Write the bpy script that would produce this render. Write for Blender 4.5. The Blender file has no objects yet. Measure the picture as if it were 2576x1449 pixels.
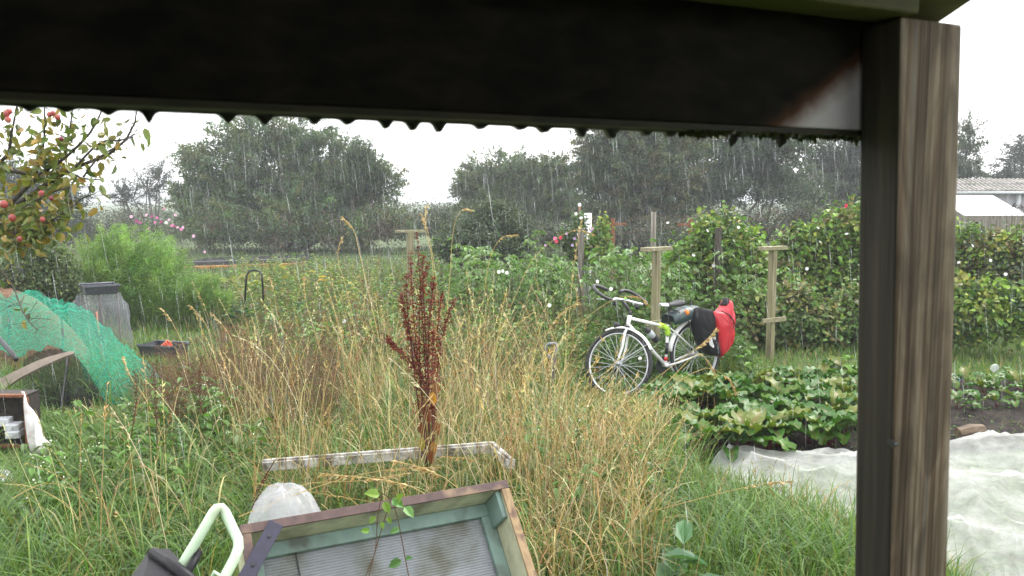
import bpy, math, random
import numpy as np
from mathutils import Vector, Matrix

random.seed(11)
rng = np.random.default_rng(11)
sc = bpy.context.scene
R = math.radians

# ------------------------------------------------------------------ camera
CAM = np.array([0.0, 0.0, 1.95]); F = 2143.0; PITCH = math.atan((724.5 - 503) / F)
cd = bpy.data.cameras.new('camera'); cam = bpy.data.objects.new('camera', cd); sc.collection.objects.link(cam)
cam.location = CAM; cam.rotation_euler = (R(90) - PITCH, 0, 0)
cd.sensor_width = 36; cd.lens = 36 * F / 2576; cd.clip_start = 0.02; cd.clip_end = 4000
cd.dof.use_dof = True; cd.dof.focus_distance = 8.0; cd.dof.aperture_fstop = 12.0
sc.camera = cam

# ------------------------------------------------------------------ sky and light
SUN_EL, SUN_AZ = R(52), R(50)          # azimuth clockwise from +Y (view direction)
w = bpy.data.worlds.new('World'); sc.world = w; w.use_nodes = True
nt = w.node_tree; nt.nodes.clear()
sky = nt.nodes.new('ShaderNodeTexSky'); sky.sky_type = 'NISHITA'; sky.sun_disc = False
sky.sun_elevation = SUN_EL; sky.sun_rotation = SUN_AZ; sky.air_density = 1.0; sky.dust_density = 4.0
cl = nt.nodes.new('ShaderNodeMix'); cl.data_type = 'RGBA'; cl.inputs[0].default_value = 0.88
cl.inputs[7].default_value = (9.7, 9.7, 9.8, 1)          # closed cloud cover
bg = nt.nodes.new('ShaderNodeBackground'); bg.inputs[1].default_value = 0.13
wo = nt.nodes.new('ShaderNodeOutputWorld')
nt.links.new(sky.outputs[0], cl.inputs[6]); nt.links.new(cl.outputs[2], bg.inputs[0]); nt.links.new(bg.outputs[0], wo.inputs[0])
sd = bpy.data.lights.new('sun', 'SUN'); sd.energy = 1.4; sd.angle = R(25); sd.color = (1, .97, .92)
sun = bpy.data.objects.new('sun', sd); sc.collection.objects.link(sun)
sv = Vector((math.sin(SUN_AZ) * math.cos(SUN_EL), math.cos(SUN_AZ) * math.cos(SUN_EL), math.sin(SUN_EL)))
sun.rotation_euler = (-sv).to_track_quat('-Z', 'Y').to_euler()
vs = sc.view_settings; vs.view_transform = 'Standard'; vs.look = 'None'; vs.gamma = 1.0; vs.use_curve_mapping = False
vs.exposure = 1.2
cy = sc.cycles
cy.max_bounces = 6; cy.diffuse_bounces = 3; cy.glossy_bounces = 2; cy.transmission_bounces = 3; cy.transparent_max_bounces = 10
cy.volume_bounces = 0; cy.use_denoising = True; cy.caustics_reflective = False; cy.caustics_refractive = False

# ------------------------------------------------------------------ places: a photo position (2576 wide) and a distance give a point of the garden
cp_, sp_ = math.cos(PITCH), math.sin(PITCH)
def ray(px, py):
    u = (px - 1288) / F; v = (724.5 - py) / F
    return np.array([u, cp_ + v * sp_, -sp_ + v * cp_])
def P(px, py, d): return CAM + ray(px, py) * d
def G(px, py, z=0.0):
    r = ray(px, py); return CAM + r * ((z - CAM[2]) / r[2])
def V3(a): return Vector((float(a[0]), float(a[1]), float(a[2])))

# ------------------------------------------------------------------ objects
COL = sc.collection
ORG = {}
def mark(o, label=None, cat=None, group=None, kind=None):
    if label: o['label'] = label
    if cat: o['category'] = cat
    if group: o['group'] = group
    if kind: o['kind'] = kind
    return o
def thing(name, loc, label, cat, group=None):
    o = bpy.data.objects.new(name, None); COL.objects.link(o); o.location = V3(loc); o.empty_display_size = .1
    ORG[o] = np.array(loc, float); return mark(o, label, cat, group)
def link(name, me, parent=None, loc=None):
    o = bpy.data.objects.new(name, me); COL.objects.link(o)
    if parent is not None: o.parent = parent
    if loc is not None: o.location = V3(loc)
    if parent is not None and name in ('twigs', 'stems', 'stem', 'umbels', 'vines', 'seed_head', 'seeds', 'seed_clusters'): o['kind'] = 'stuff'
    return o
def mesh_np(name, V, Fs, mat, col=None, smooth=False):
    V = np.asarray(V, np.float32).reshape(-1, 3)
    if not isinstance(Fs, list): Fs = [Fs]
    me = bpy.data.meshes.new(name)
    me.vertices.add(len(V)); me.vertices.foreach_set('co', V.ravel())
    li = np.concatenate([f.ravel() for f in Fs]).astype(np.int32)
    tot = np.concatenate([np.full(len(f), f.shape[1]) for f in Fs])
    st = np.concatenate([[0], np.cumsum(tot)[:-1]]).astype(np.int32)
    me.loops.add(len(li)); me.loops.foreach_set('vertex_index', li)
    me.polygons.add(len(st)); me.polygons.foreach_set('loop_start', st)
    me.update(calc_edges=True)
    if col is not None:
        a = me.attributes.new('Col', 'FLOAT_COLOR', 'POINT')
        c = np.ones((len(V), 4), np.float32); c[:, :3] = col
        a.data.foreach_set('color', c.ravel())
    me.polygons.foreach_set('use_smooth', np.full(len(st), smooth))
    me.materials.append(mat)
    return me

class MB:
    """collects simple shapes in world coordinates and links them as one mesh"""
    def __init__(s): s.v = []; s.f = []
    def add(s, V, Fs):
        b = len(s.v); s.v += [tuple(map(float, p)) for p in V]; s.f += [tuple(i + b for i in f) for f in Fs]; return s
    def box(s, c, ax, ay, az):
        c, ax, ay, az = (np.array(q, float) for q in (c, ax, ay, az))
        V = [c + i * ax + j * ay + k * az for k in (-.5, .5) for j in (-.5, .5) for i in (-.5, .5)]
        return s.add(V, [(0, 2, 3, 1), (4, 5, 7, 6), (0, 1, 5, 4), (2, 6, 7, 3), (0, 4, 6, 2), (1, 3, 7, 5)])
    def bx(s, c, sz): return s.box(c, (sz[0], 0, 0), (0, sz[1], 0), (0, 0, sz[2]))
    def tube(s, pts, r, n=8, closed=False, cap=True):
        pts = [np.array(p, float) for p in pts]; m = len(pts)
        rs = list(r) if hasattr(r, '__len__') else [r] * m
        V = []; Fs = []; prev = None
        for i, p in enumerate(pts):
            if closed: t = pts[(i + 1) % m] - pts[i - 1]
            else: t = pts[min(i + 1, m - 1)] - pts[max(i - 1, 0)]
            t = t / (np.linalg.norm(t) + 1e-9)
            if prev is None:
                h = np.array([0, 0, 1.]) if abs(t[2]) < .9 else np.array([1., 0, 0])
                a = np.cross(t, h)
            else: a = prev - t * np.dot(prev, t)
            a /= np.linalg.norm(a) + 1e-9; prev = a; b = np.cross(t, a)
            for k in range(n):
                q = 2 * math.pi * k / n
                V.append(p + rs[i] * (math.cos(q) * a + math.sin(q) * b))
        for i in range(m if closed else m - 1):
            i2 = (i + 1) % m
            for k in range(n):
                k2 = (k + 1) % n
                Fs.append((i * n + k, i * n + k2, i2 * n + k2, i2 * n + k))
        if cap and not closed:
            Fs.append(tuple(range(n))[::-1]); Fs.append(tuple((m - 1) * n + k for k in range(n)))
        return s.add(V, Fs)
    def grid(s, A, closed_u=False):
        A = np.asarray(A, float); a, b = A.shape[:2]
        Fs = [(i * b + j, i * b + j + 1, (i + 1) * b + j + 1, (i + 1) * b + j) for i in range(a - 1) for j in range(b - 1)]
        return s.add(A.reshape(-1, 3), Fs)
    def lathe(s, prof, c, ax=(0, 0, 1), n=16):
        ax = np.array(ax, float); ax /= np.linalg.norm(ax)
        h = np.array([1., 0, 0]) if abs(ax[0]) < .9 else np.array([0, 1., 0])
        a = np.cross(ax, h); a /= np.linalg.norm(a); b = np.cross(ax, a); c = np.array(c, float)
        V = [c + z * ax + r * (math.cos(2 * math.pi * k / n) * a + math.sin(2 * math.pi * k / n) * b) for r, z in prof for k in range(n)]
        Fs = [(i * n + k, i * n + (k + 1) % n, (i + 1) * n + (k + 1) % n, (i + 1) * n + k) for i in range(len(prof) - 1) for k in range(n)]
        return s.add(V, Fs)
    def extrude(s, poly, off):
        """closed polygon swept along a vector"""
        n = len(poly); off = np.array(off, float)
        V = [np.array(p, float) for p in poly] + [np.array(p, float) + off for p in poly]
        Fs = [tuple(range(n))[::-1], tuple(range(n, 2 * n))] + [(i, (i + 1) % n, n + (i + 1) % n, n + i) for i in range(n)]
        return s.add(V, Fs)
    def build(s, name, mat, parent=None, smooth=False, bevel=0, solid=0, sub=0):
        o0 = np.zeros(3)
        if parent is not None: o0 = ORG[parent]
        me = bpy.data.meshes.new(name); me.from_pydata([tuple(np.array(p) - o0) for p in s.v], [], s.f); me.update()
        me.materials.append(mat)
        if smooth: me.polygons.foreach_set('use_smooth', [True] * len(me.polygons))
        o = link(name, me, parent); ORG[o] = o0
        if solid: m = o.modifiers.new('solid', 'SOLIDIFY'); m.thickness = solid
        if bevel: m = o.modifiers.new('bevel', 'BEVEL'); m.width = bevel; m.segments = 2; m.limit_method = 'ANGLE'
        if sub: m = o.modifiers.new('sub', 'SUBSURF'); m.levels = sub; m.render_levels = sub
        return o

# ------------------------------------------------------------------ materials
def nmat(name):
    m = bpy.data.materials.new(name); m.use_nodes = True; t = m.node_tree
    return m, t, t.nodes['Principled BSDF'], t.nodes['Material Output']
def plain(name, col, rough=.5, metal=0, var=.25, scale=30, bump=.0, spec=.5, dirt=None, dscale=5, damt=.55):
    m, t, b, o = nmat(name); L = t.links
    tc = t.nodes.new('ShaderNodeTexCoord'); nz = t.nodes.new('ShaderNodeTexNoise'); nz.inputs['Scale'].default_value = scale; nz.inputs['Detail'].default_value = 5
    L.new(tc.outputs['Object'], nz.inputs['Vector'])
    r = t.nodes.new('ShaderNodeValToRGB'); r.color_ramp.elements[0].position = .3; r.color_ramp.elements[1].position = .7
    c = np.array(col); r.color_ramp.elements[0].color = (*(c * (1 - var)), 1); r.color_ramp.elements[1].color = (*np.minimum(c * (1 + var), 1), 1)
    L.new(nz.outputs[0], r.inputs[0]); src = r.outputs[0]
    if dirt is not None:
        n2 = t.nodes.new('ShaderNodeTexNoise'); n2.inputs['Scale'].default_value = dscale; n2.inputs['Detail'].default_value = 7
        L.new(tc.outputs['Object'], n2.inputs['Vector'])
        r2 = t.nodes.new('ShaderNodeValToRGB'); r2.color_ramp.elements[0].position = damt - .1; r2.color_ramp.elements[1].position = damt + .12
        L.new(n2.outputs[0], r2.inputs[0])
        mx = t.nodes.new('ShaderNodeMix'); mx.data_type = 'RGBA'; L.new(r2.outputs[0], mx.inputs[0]); L.new(src, mx.inputs[6]); mx.inputs[7].default_value = (*dirt, 1); src = mx.outputs[2]
    L.new(src, b.inputs['Base Color']); b.inputs['Roughness'].default_value = rough; b.inputs['Metallic'].default_value = metal
    b.inputs['Specular IOR Level'].default_value = spec
    if bump:
        bp = t.nodes.new('ShaderNodeBump'); bp.inputs['Strength'].default_value = bump; bp.inputs['Distance'].default_value = .01
        L.new(nz.outputs[0], bp.inputs['Height']); L.new(bp.outputs[0], b.inputs['Normal'])
    return m
def wood(name, c1, c2, c3, axis=2, fine=60, rough=.75, algae=None):
    """grain that runs along one object axis"""
    m, t, b, o = nmat(name); L = t.links
    tc = t.nodes.new('ShaderNodeTexCoord'); mp = t.nodes.new('ShaderNodeMapping')
    s = [fine, fine, fine]; s[axis] = 1.6; mp.inputs['Scale'].default_value = s; L.new(tc.outputs['Object'], mp.inputs['Vector'])
    nz = t.nodes.new('ShaderNodeTexNoise'); nz.inputs['Scale'].default_value = 1; nz.inputs['Detail'].default_value = 4; nz.inputs['Distortion'].default_value = .4
    L.new(mp.outputs[0], nz.inputs['Vector'])
    r = t.nodes.new('ShaderNodeValToRGB'); e = r.color_ramp.elements; e[0].position = .32; e[0].color = (*c1, 1); e[1].position = .68; e[1].color = (*c3, 1)
    k = e.new(.5); k.color = (*c2, 1); L.new(nz.outputs[0], r.inputs[0]); src = r.outputs[0]
    n2 = t.nodes.new('ShaderNodeTexNoise'); n2.inputs['Scale'].default_value = 9; n2.inputs['Detail'].default_value = 6; L.new(tc.outputs['Object'], n2.inputs['Vector'])
    if algae is not None:
        r2 = t.nodes.new('ShaderNodeValToRGB'); r2.color_ramp.elements[0].position = .42; r2.color_ramp.elements[1].position = .62; L.new(n2.outputs[0], r2.inputs[0])
        mu = t.nodes.new('ShaderNodeMath'); mu.operation = 'MULTIPLY'; mu.inputs[1].default_value = .75; L.new(r2.outputs[0], mu.inputs[0])
        mx = t.nodes.new('ShaderNodeMix'); mx.data_type = 'RGBA'; L.new(mu.outputs[0], mx.inputs[0]); L.new(src, mx.inputs[6]); mx.inputs[7].default_value = (*algae, 1); src = mx.outputs[2]
    L.new(src, b.inputs['Base Color']); b.inputs['Roughness'].default_value = rough
    bp = t.nodes.new('ShaderNodeBump'); bp.inputs['Strength'].default_value = .35; bp.inputs['Distance'].default_value = .004
    L.new(nz.outputs[0], bp.inputs['Height']); L.new(bp.outputs[0], b.inputs['Normal'])
    return m
def leafmat(name, rough=.42, trans=.3, spec=.5, tcol=(1.15, 1.25, .5)):
    m, t, b, o = nmat(name); L = t.links
    a = t.nodes.new('ShaderNodeAttribute'); a.attribute_name = 'Col'
    L.new(a.outputs['Color'], b.inputs['Base Color']); b.inputs['Roughness'].default_value = rough; b.inputs['Specular IOR Level'].default_value = spec
    if trans:
        tr = t.nodes.new('ShaderNodeBsdfTranslucent'); mu = t.nodes.new('ShaderNodeMix'); mu.data_type = 'RGBA'; mu.blend_type = 'MULTIPLY'; mu.inputs[0].default_value = 1
        L.new(a.outputs['Color'], mu.inputs[6]); mu.inputs[7].default_value = (*tcol, 1); L.new(mu.outputs[2], tr.inputs['Color'])
        ms = t.nodes.new('ShaderNodeMixShader'); ms.inputs[0].default_value = trans
        L.new(b.outputs[0], ms.inputs[1]); L.new(tr.outputs[0], ms.inputs[2]); L.new(ms.outputs[0], o.inputs['Surface'])
    return m
def netmat(name, col, alpha_lo, alpha_hi, scale=9, rough=.6, trans=.5, pos=(.35, .65), spec=.4):
    """thin cloth or net: partly see-through, partly passing light on"""
    m, t, b, o = nmat(name); L = t.links
    tc = t.nodes.new('ShaderNodeTexCoord'); nz = t.nodes.new('ShaderNodeTexNoise'); nz.inputs['Scale'].default_value = scale; nz.inputs['Detail'].default_value = 8; nz.inputs['Roughness'].default_value = .7
    L.new(tc.outputs['Object'], nz.inputs['Vector'])
    mr = t.nodes.new('ShaderNodeMapRange'); mr.inputs[1].default_value = pos[0]; mr.inputs[2].default_value = pos[1]; mr.inputs[3].default_value = alpha_lo; mr.inputs[4].default_value = alpha_hi
    L.new(nz.outputs[0], mr.inputs[0])
    b.inputs['Base Color'].default_value = (*col, 1); b.inputs['Roughness'].default_value = rough; b.inputs['Specular IOR Level'].default_value = spec
    tr = t.nodes.new('ShaderNodeBsdfTranslucent'); tr.inputs[0].default_value = (*col, 1)
    m1 = t.nodes.new('ShaderNodeMixShader'); m1.inputs[0].default_value = trans; L.new(b.outputs[0], m1.inputs[1]); L.new(tr.outputs[0], m1.inputs[2])
    tp = t.nodes.new('ShaderNodeBsdfTransparent'); m2 = t.nodes.new('ShaderNodeMixShader')
    L.new(mr.outputs[0], m2.inputs[0]); L.new(tp.outputs[0], m2.inputs[1]); L.new(m1.outputs[0], m2.inputs[2]); L.new(m2.outputs[0], o.inputs['Surface'])
    return m

LEAF = leafmat('leaf'); LEAFW = leafmat('wet_leaf', rough=.36, trans=.28, spec=.32, tcol=(1.05, 1.25, .45)); GRASS = leafmat('grass_blade', rough=.5, trans=.3)
STRAW = leafmat('straw', rough=.6, trans=.15, spec=.3); BARK = plain('bark', (.055, .045, .035), .85, var=.4, scale=25, bump=.6)
TWIG = plain('twig', (.045, .04, .035), .8); FLOWER = leafmat('petal', rough=.5, trans=.45, tcol=(1, 1, 1))
DARKWOOD = wood('creosoted_wood', (.014, .011, .008), (.025, .02, .012), (.045, .038, .02), axis=0, fine=45, algae=(.05, .055, .018))
GREENWOOD = wood('algae_green_wood', (.05, .04, .02), (.10, .085, .035), (.16, .13, .05), axis=0, fine=40, algae=(.10, .11, .03))
TPOST = wood('weathered_softwood', (.10, .08, .05), (.22, .19, .11), (.32, .29, .18), axis=2, fine=45, algae=(.20, .20, .085))
TBOARD = wood('weathered_board', (.13, .11, .07), (.26, .23, .14), (.36, .33, .22), axis=0, fine=45, algae=(.22, .22, .10))
GREYWOOD = wood('grey_post', (.08, .07, .055), (.16, .145, .115), (.24, .22, .18), axis=2, fine=40)
BLACKPL = plain('black_plastic', (.018, .018, .02), .42, var=.3); RUST = plain('rust', (.19, .07, .03), .85, var=.5, scale=40, bump=.4)
WHITEP = plain('white_paint', (.78, .78, .77), .35, var=.05, dirt=(.35, .33, .28), dscale=14, damt=.68)

# ------------------------------------------------------------------ leaf, blade and stem clouds
def unit(a): return a / (np.linalg.norm(a, axis=-1, keepdims=True) + 1e-9)
def rdir(n, zlo=-1, zhi=1):
    z = rng.uniform(zlo, zhi, n); a = rng.uniform(0, 2 * np.pi, n); r = np.sqrt(np.maximum(0, 1 - z * z))
    return np.stack([r * np.cos(a), r * np.sin(a), z], 1)
def pal(n, cols, wts=None, jit=.18):
    cols = np.array(cols, float); i = rng.choice(len(cols), n, p=None if wts is None else np.array(wts) / sum(wts))
    return np.clip(cols[i] * rng.normal(1, jit, (n, 1)) * rng.normal(1, .06, (n, 3)), .002, .9)
class Cloud:
    """vertices, faces and per-leaf colour gathered from several calls"""
    def __init__(s): s.V = []; s.F = []; s.C = []; s.n = 0
    def put(s, V, Fq, C):
        s.V.append(V); s.F.append(Fq + s.n); s.C.append(C); s.n += len(V)
    def leaves(s, Pt, D, N, L, W, C, fold=.25, droop=.2, fine=False):
        n = len(Pt); D = unit(D); S = unit(np.cross(D, N)); U = np.cross(S, D)
        L = np.broadcast_to(L, n)[:, None]; W = np.broadcast_to(W, n)[:, None]
        if fine: T = [(0, 0, 0), (.22, -.42, .5), (.62, -.4, .25), (1, 0, -1), (.62, .4, .25), (.22, .42, .5)]
        else: T = [(0, 0, 0), (.42, -.5, .6), (1, 0, -.6), (.42, .5, .6)]
        V = np.stack([Pt + D * L * a + S * W * b + U * (W * fold * c if c > 0 else L * droop * c) for a, b, c in T], 1)
        k = len(T); base = np.arange(n)[:, None] * k
        f = np.concatenate([base + [0, 1, 2, 3], base + [0, 3, 4, 5]]) if fine else base + [0, 1, 2, 3]
        s.put(V.reshape(-1, 3), f, np.repeat(C, k, 0)); return s
    def _axis(s, B, az, h, bend, lean, S):
        n = len(B); t = np.linspace(0, 1, S + 1); th = np.broadcast_to(lean, n)[:, None] + np.broadcast_to(bend, n)[:, None] * t ** 1.5
        dz = np.cos(th); dr = np.sin(th)
        z = np.concatenate([np.zeros((n, 1)), np.cumsum((dz[:, 1:] + dz[:, :-1]) / 2, 1)], 1) / S
        r = np.concatenate([np.zeros((n, 1)), np.cumsum((dr[:, 1:] + dr[:, :-1]) / 2, 1)], 1) / S
        h = np.broadcast_to(h, n)[:, None, None]; d = np.stack([np.cos(az), np.sin(az), 0 * az], 1)[:, None, :]
        return B[:, None, :] + h * (r[:, :, None] * d + z[:, :, None] * np.array([0, 0, 1.])), t
    def blades(s, B, az, h, w, bend, lean, C, S=3, tip=None):
        A, t = s._axis(B, az, h, bend, lean, S); n = len(B)
        sa = az + np.pi / 2 + rng.normal(0, .5, n); sd_ = np.stack([np.cos(sa), np.sin(sa), 0 * sa], 1)[:, None, :]
        wd = np.broadcast_to(w, n)[:, None] * (1 - .94 * t ** 1.8)[None] / 2
        V = np.stack([A - sd_ * wd[:, :, None], A + sd_ * wd[:, :, None]], 2)
        k = 2 * (S + 1); base = np.arange(n)[:, None] * k
        f = np.concatenate([base + [2 * i, 2 * i + 1, 2 * i + 3, 2 * i + 2] for i in range(S)])
        Cc = np.repeat(C[:, None, :], k, 1)
        if tip is not None:
            tt = np.repeat(t, 2)[None, :, None] ** 2 * .7; Cc = Cc * (1 - tt) + tip[:, None, :] * tt
        s.put(V.reshape(-1, 3), f, Cc.reshape(-1, 3)); return A
    def stems(s, B, az, h, r, bend, lean, C, S=5):
        A, t = s._axis(B, az, h, bend, lean, S); n = len(B); s.rods(A, np.broadcast_to(r, n)[:, None] * (1 - .65 * t)[None], C); return A
    def rods(s, A, rad, C):
        """three-sided rods along polylines A (n, S, 3)"""
        n, S = A.shape[:2]; T = unit(np.gradient(A, axis=1)); h = np.array([.31, .77, .23])
        a = unit(np.cross(T, h)); b = np.cross(T, a)
        V = np.stack([A + rad[..., None] * (math.cos(q) * a + math.sin(q) * b) for q in (0, 2.094, 4.189)], 2)
        k = 3 * S; base = np.arange(n)[:, None] * k
        f = np.concatenate([base + [3 * i + j, 3 * i + (j + 1) % 3, 3 * i + 3 + (j + 1) % 3, 3 * i + 3 + j] for i in range(S - 1) for j in range(3)])
        s.put(V.reshape(-1, 3), f, np.repeat(C, k, 0))
    def mesh(s, name, mat, org=None, smooth=False):
        V = np.concatenate(s.V)
        if org is not None: V = V - np.asarray(org, float)
        return mesh_np(name, V, np.concatenate(s.F), mat, np.concatenate(s.C), smooth)
def inpoly(xy, poly):
    x, y = xy[:, 0], xy[:, 1]; r = np.zeros(len(xy), bool); n = len(poly)
    for i in range(n):
        x1, y1 = poly[i][:2]; x2, y2 = poly[(i + 1) % n][:2]
        c = ((y1 > y) != (y2 > y)) & (x < (x2 - x1) * (y - y1) / (y2 - y1 + 1e-12) + x1); r ^= c
    return r
def gpoly(*pp): return [G(*p)[:2] for p in pp]
def scatter(n, poly):
    poly = np.array(poly); lo = poly.min(0); hi = poly.max(0); out = np.zeros((0, 2))
    while len(out) < n:
        q = rng.uniform(lo, hi, (n * 2, 2)); out = np.concatenate([out, q[inpoly(q, poly)]])
    return np.concatenate([out[:n], np.zeros((n, 1))], 1)

exec_order = []
# ================================================================== THE SETTING
def ground_mat():
    m, t, b, o = nmat('garden_ground'); L = t.links
    tc = t.nodes.new('ShaderNodeTexCoord'); nz = t.nodes.new('ShaderNodeTexNoise'); nz.inputs['Scale'].default_value = .8; nz.inputs['Detail'].default_value = 9; nz.inputs['Roughness'].default_value = .7
    L.new(tc.outputs['Object'], nz.inputs['Vector'])
    r = t.nodes.new('ShaderNodeValToRGB'); e = r.color_ramp.elements; e[0].position = .3; e[0].color = (.045, .045, .02, 1); e[1].position = .72; e[1].color = (.10, .14, .04, 1)
    k = e.new(.5); k.color = (.065, .10, .028, 1); L.new(nz.outputs[0], r.inputs[0]); L.new(r.outputs[0], b.inputs['Base Color']); b.inputs['Roughness'].default_value = .9
    n2 = t.nodes.new('ShaderNodeTexNoise'); n2.inputs['Scale'].default_value = 14; n2.inputs['Detail'].default_value = 8; L.new(tc.outputs['Object'], n2.inputs['Vector'])
    bp = t.nodes.new('ShaderNodeBump'); bp.inputs['Strength'].default_value = 1; bp.inputs['Distance'].default_value = .06; L.new(n2.outputs[0], bp.inputs['Height']); L.new(bp.outputs[0], b.inputs['Normal'])
    return m
mark(MB().add([(-900, -60, 0), (900, -60, 0), (900, 1500, 0), (-900, 1500, 0)], [(0, 1, 2, 3)]).build('ground', ground_mat()), kind='structure')
# a low wooded hill far off behind the rain
hx = np.linspace(-420, 60, 60); prof = 9.5 * np.exp(-((hx + 330) / 75) ** 2) + 7 * np.exp(-((hx + 210) / 60) ** 2) + 2 * np.sin(hx / 9) * .4
hill = MB().grid([[(x, 560 + 40 * k, max(-2, p * q)) for x, p in zip(hx, prof)] for k, q in ((0, 0), (1, .6), (2, .9), (3, 1), (4, .7), (5, 0))])
mark(hill.build('hill', plain('far_wood', (.04, .06, .04), .9, scale=.2, var=.5), smooth=True), kind='structure')

# ================================================================== THE SHELTER the picture is taken from
E1 = np.array([math.sin(R(65)), math.cos(R(65)), 0]); NN = np.array([-E1[1], E1[0], 0]); UP = np.array([0, 0, 1.])
def SH(a, b, z): return E1 * a + NN * b + UP * z          # shelter frame: along the front, outwards, up
def shc(p): return float(np.dot(p, E1)), float(np.dot(p, NN)), float(p[2])
corner = P(2240, 700, .88); ca, cb, _ = shc(corner)
shelter = thing('garden_shelter', SH(ca, cb, 0), 'dark timber shelter with a low fascia, sloping roof and weathered corner post', 'shelter')
zt = shc(P(2300, 66, .90))[2]
POSTM = None
def post_mat():
    m, t, b, o = nmat('striped_post_wood'); L = t.links
    tc = t.nodes.new('ShaderNodeTexCoord')
    def noise(sx, sz, det, dist, rot=True):
        mp = t.nodes.new('ShaderNodeMapping'); mp.vector_type = 'POINT'; mp.inputs['Rotation'].default_value = (0, 0, -R(25)); mp.inputs['Scale'].default_value = (sx, sx * .15, sz); L.new(tc.outputs['Object'], mp.inputs['Vector'])
        n = t.nodes.new('ShaderNodeTexNoise'); n.inputs['Scale'].default_value = 1; n.inputs['Detail'].default_value = det; n.inputs['Distortion'].default_value = dist; L.new(mp.outputs[0], n.inputs['Vector']); return n
    def ramp(src, *st):
        r = t.nodes.new('ShaderNodeValToRGB'); e = r.color_ramp.elements; e[0].position = st[0][0]; e[0].color = (*st[0][1], 1); e[1].position = st[-1][0]; e[1].color = (*st[-1][1], 1)
        for p, c in st[1:-1]: k = e.new(p); k.color = (*c, 1)
        L.new(src.outputs[0], r.inputs[0]); return r
    def mul(a_, b_, f, mode='MULTIPLY'):
        mx = t.nodes.new('ShaderNodeMix'); mx.data_type = 'RGBA'; mx.blend_type = mode; mx.inputs[0].default_value = f; L.new(a_.outputs[0], mx.inputs[6]); L.new(b_.outputs[0], mx.inputs[7]); return mx
    n1 = noise(190, 1.7, 5, .7); n2 = noise(42, .9, 2, .3); n3 = noise(420, 6, 2, 0); n4 = noise(30, 7.0, 6, 1.2)
    c1 = ramp(n1, (.36, (.12, .075, .042)), (.46, (.22, .155, .095)), (.56, (.33, .27, .19)), (.7, (.27, .245, .205)))
    c2 = ramp(n2, (.38, (.42, .38, .34)), (.55, (1, 1, 1)), (.7, (.86, .9, .92)))
    c3 = ramp(n3, (.3, (.72, .7, .68)), (.6, (1, 1, 1))); c4 = ramp(n4, (.40, (.42, .40, .36)), (.58, (1.0, 1.0, 1.0)))
    m1 = t.nodes.new('ShaderNodeMix')
    def mulc(x, y, f): 
        mx = t.nodes.new('ShaderNodeMix'); mx.data_type = 'RGBA'; mx.blend_type = 'MULTIPLY'; mx.inputs[0].default_value = f; L.new(x, mx.inputs[6]); L.new(y.outputs[0], mx.inputs[7]); return mx.outputs[2]
    x = mulc(c1.outputs[0], c2, .9); x = mulc(x, c3, .8); x = mulc(x, c4, .8)
    L.new(x, b.inputs['Base Color']); b.inputs['Roughness'].default_value = .8
    bp = t.nodes.new('ShaderNodeBump'); bp.inputs['Strength'].default_value = .6; bp.inputs['Distance'].default_value = .002; L.new(n1.outputs[0], bp.inputs['Height']); L.new(bp.outputs[0], b.inputs['Normal'])
    return m
# corner post, a board on edge that leans a little: its foot is further along the front than its head
pm = MB(); hgt = zt; lean_a = .040 * hgt
pc = SH(ca + .0485, cb + .025, 0)
V = []
for z, off in ((0, lean_a * .93), (zt, -.002)):
    for da, db in ((0, 0), (.090, 0), (.090, .05), (0, .05)): V.append(SH(ca + da + off, cb + db, z))
pm.add(V, [(3, 2, 1, 0), (4, 5, 6, 7), (0, 1, 5, 4), (1, 2, 6, 5), (2, 3, 7, 6), (3, 0, 4, 7)])
post = pm.build('corner_post', post_mat(), shelter, bevel=.003)
post.data.materials.append(wood('shaded_side', (.012, .010, .007), (.03, .024, .014), (.055, .045, .028), axis=2, fine=60)); post.data.polygons[5].material_index = 1  # shade on the face towards the interior is put into its colour
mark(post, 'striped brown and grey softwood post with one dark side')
for px, py in ((3512 / 1.59, 1775 / 1.59), (3543 / 1.59, 1782 / 1.59)):
    q = shc(P(px, py, .9)); MB().lathe([(.0, -.004), (.003, -.004), (.0035, .002), (0, .002)], SH(ca - .0005 + .04 * (zt - q[2]) * .93, q[1], q[2]), -E1, 8).build('nail', BLACKPL, shelter)
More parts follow.
